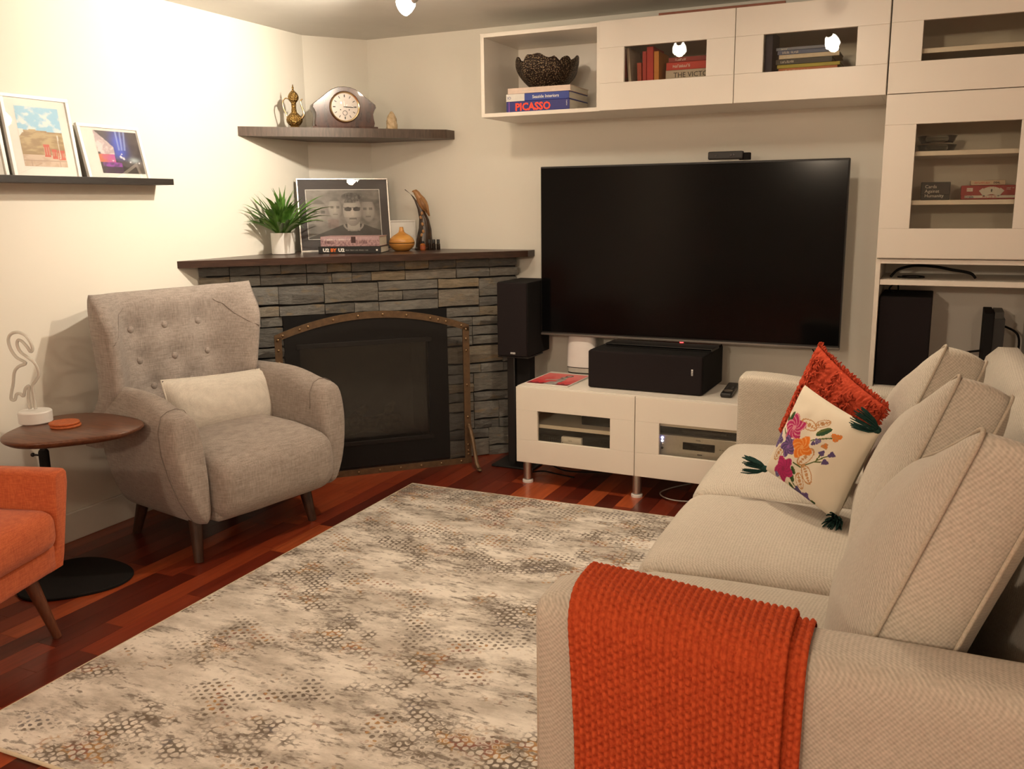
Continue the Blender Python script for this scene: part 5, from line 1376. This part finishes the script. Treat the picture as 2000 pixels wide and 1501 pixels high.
for q, (x, y) in enumerate(((1538, 1110), (1550, 1165), (1555, 1225), (1548, 1075), (1540, 1255))):
    B().ball((0, 0, 0), (.007, .004, .011), M=T(bz(x, y)[0], -.024, bz(x, y)[1]) @ RY(-25 + 10 * q), nu=10, nv=6).build('carved_leaf', M_TAN, bd, smooth=180)
for (dx, dy, lab) in ((.0, 0, 'small dark oil bottle, left of the three in front of the bird carving'), (.0235, .002, 'small dark oil bottle, middle of the three in front of the bird carving'), (.047, .004, 'small dark oil bottle, right end of the three before the bird carving')):
    o = thing('oil_bottle', lab, 'bottle', M=at_f(.362, .815, ZM, 25) @ T(dx, dy, 0), group='small oil bottles on the mantel')
    B().lathe([(0, 0), (.0095, 0), (.0105, .002), (.0105, .032), (.006, .038), (0, .038)], 16).build('glass', mat('brown_glass', (.02, .012, .008), .15, spec=.6), o)
    B().lathe([(0, .036), (.0085, .036), (.0085, .054), (.0075, .056), (0, .056)], 16).build('cap', M_BLACK, o)
o = thing('oil_bottle', 'small amber oil bottle with orange label left of the dark bottles', 'bottle', M=at_f(.322, .83, ZM, 25), group='small oil bottles on the mantel')
B().lathe([(0, 0), (.014, 0), (.015, .002), (.015, .030), (.008, .037), (0, .037)], 16).build('glass', M_AMBER, o)
B().lathe([(.0152, .006), (.0152, .026)], 16, cap=False).build('label', mat('orange_label', (.34, .08, .025), .6), o)
B().lathe([(0, .035), (.0085, .035), (.0085, .048), (0, .049)], 16).build('cap', M_BLACK, o)

# ================================================================ CORNER SHELF
M_SHELFW = mat('taupe_oak', (.060, .038, .026), .4, col2=(.10, .066, .046), scale=14, stretch=(7, 7, 1), spec=.5)
cshelf = B().prism([(.001, -.836), (.750, -.087), (.750, -.001), (.2165, -.001), (.001, -.2895)], 0, .045)
single(cshelf, 'corner_shelf', M_SHELFW, 'dark brown floating corner shelf above the mantel holding a clock', 'shelf', (0, 0, 1.677), smooth=0)
ZS2 = 1.7225
M_CLKW = mat('mahogany_gloss', (.085, .030, .018), .2, col2=(.035, .014, .010), scale=9, stretch=(3, 1, 1), spec=.5, coat=.6)
CM = at_f(-.052, .745, ZS2)
ck = thing('mantel_clock', 'polished wooden mantel clock with a round brass rimmed face on the corner shelf', 'clock', M=CM)
half = [(-.150, .012), (-.154, .030), (-.149, .055), (-.147, .075), (-.155, .095), (-.163, .108), (-.160, .122), (-.140, .138), (-.112, .158), (-.085, .180), (-.060, .196), (-.032, .206), (0, .209)]
outl_ = half + [(-x, z) for x, z in reversed(half[:-1])]
rg0 = [(x, .0, z) for x, z in outl_]; rg1 = [(x, .105, z) for x, z in outl_]; rgi = [(x * .985, -.004, .012 + (z - .012) * .985) for x, z in outl_]
B().loft([rgi, rg0, rg1]).build('case', M_CLKW, ck, smooth=40)
B().span((-.168, -.012, 0), (.168, .112, .012), .003).build('plinth', M_CLKW, ck)
M_BRASS = mat('brass', (.75, .58, .34), .22, metal=1.0, scale=60)
M_DIAL = mat('dial_silver', (.60, .53, .48), .35, scale=40)
DM = T(0, -.004, .108) @ RX(90)
dl = B().lathe([(0, .001), (.068, .001), (.068, .003), (0, .003)], 48).build('dial', M_DIAL, ck, M=DM)
B().lathe([(.067, 0), (.078, 0), (.078, .006), (.074, .012), (.069, .010), (.067, .004), (.067, 0)], 48, cap=False).build('bezel', M_BRASS, ck, M=DM)
for q in range(12):
    a = q * PI / 6; B().box((0, 0, .0034), (.0032 if q % 3 else .005, .013, .0006)).build('hour_mark', M_INKK, dl, smooth=0, M=RZ(-math.degrees(a)) @ T(0, .054, 0))
for q, a, L in (('hour_hand', 352, .034), ('minute_hand', 92, .050)):
    B().box((0, L / 2 - .006, .0050), (.0036, L, .0008)).build(q, M_INKW if q == 'hour_hand' else M_INKK, ck, smooth=0, M=DM @ RZ(-a))
B().lathe([(.010, .0036), (.0125, .0036), (.0125, .0042), (.010, .0042), (.010, .0036)], 20, cap=False).build('seconds_ring', M_INKK, dl, M=T(0, -.030, 0))
for sx in (-.022, .022): B().lathe([(0, .0035), (.003, .0035), (.003, .0042), (0, .0042)], 10).build('winding_hole', M_INKK, dl, M=T(sx, -.014, 0))
B().lathe([(.069, .008), (.055, .0125), (.03, .0155), (.004, .0165)], 40, cap=False).build('glass_dome', M_CLEAR, ck, M=DM, smooth=180)
# brass ewer
M_OLDBR = hammered('engraved_brass', (.62, .42, .14), (.22, .13, .04), .006, 1.0)
ew = thing('brass_ewer', 'small engraved brass coffee pot with curved handle and spout on the corner shelf', 'ewer', M=at_f(-.306, .73, ZS2, 25))
B().lathe([(0, 0), (.026, 0), (.027, .004), (.020, .010), (.030, .018), (.039, .030), (.041, .042), (.036, .056), (.024, .068), (.014, .078), (.0115, .10), (.0125, .122), (.018, .130), (.022, .134)], 32).build('body', M_OLDBR, ew, smooth=50)
B().lathe([(.0225, .134), (.026, .142), (.027, .154), (.022, .166), (.014, .176), (.006, .183), (.0035, .190), (.006, .195), (.0035, .201), (.0015, .212), (0, .213)], 28).build('lid', M_OLDBR, ew, smooth=50)
B().tube(smooth_path([(-.020, 0, .140), (-.040, 0, .146), (-.054, 0, .128), (-.052, 0, .098), (-.040, 0, .070), (-.036, 0, .050)]), .0032, 8).build('handle', M_BRASS, ew, smooth=180)
B().tube(smooth_path([(.034, 0, .045), (.048, 0, .062), (.047, 0, .085), (.038, 0, .110), (.036, 0, .132), (.046, 0, .142)]), [.006 - .003 * i / 25 for i in range(26)], 8).build('spout', M_BRASS, ew, smooth=180)
# ivory figurine
fg = B(); rr = []
for k in range(15):
    t = k / 14; r_ = .028 * (1 - .25 * t) * (1 if t < .5 else max(.06, math.cos((t - .5) * PI * .97)) ** .7)
    rr.append([((r_ * (1 + .16 * math.sin(7 * q + k * 1.3) + .10 * noise.noise(Vector((q, k * .6, 3))))) * math.cos(q), r_ * (1 + .16 * math.sin(7 * q + k * 1.3)) * math.sin(q), t * .092) for q in [2 * PI * i / 28 for i in range(28)]])
fg.loft(rr)
single(fg, 'ivory_figurine', mat('ivory', (.66, .52, .34), .5, col2=(.50, .36, .20), scale=60, bump=.6), 'small carved ivory coloured figurine right of the clock', 'figurine', tuple(fq(.190, .75) + Vector((0, 0, ZS2))), smooth=80)
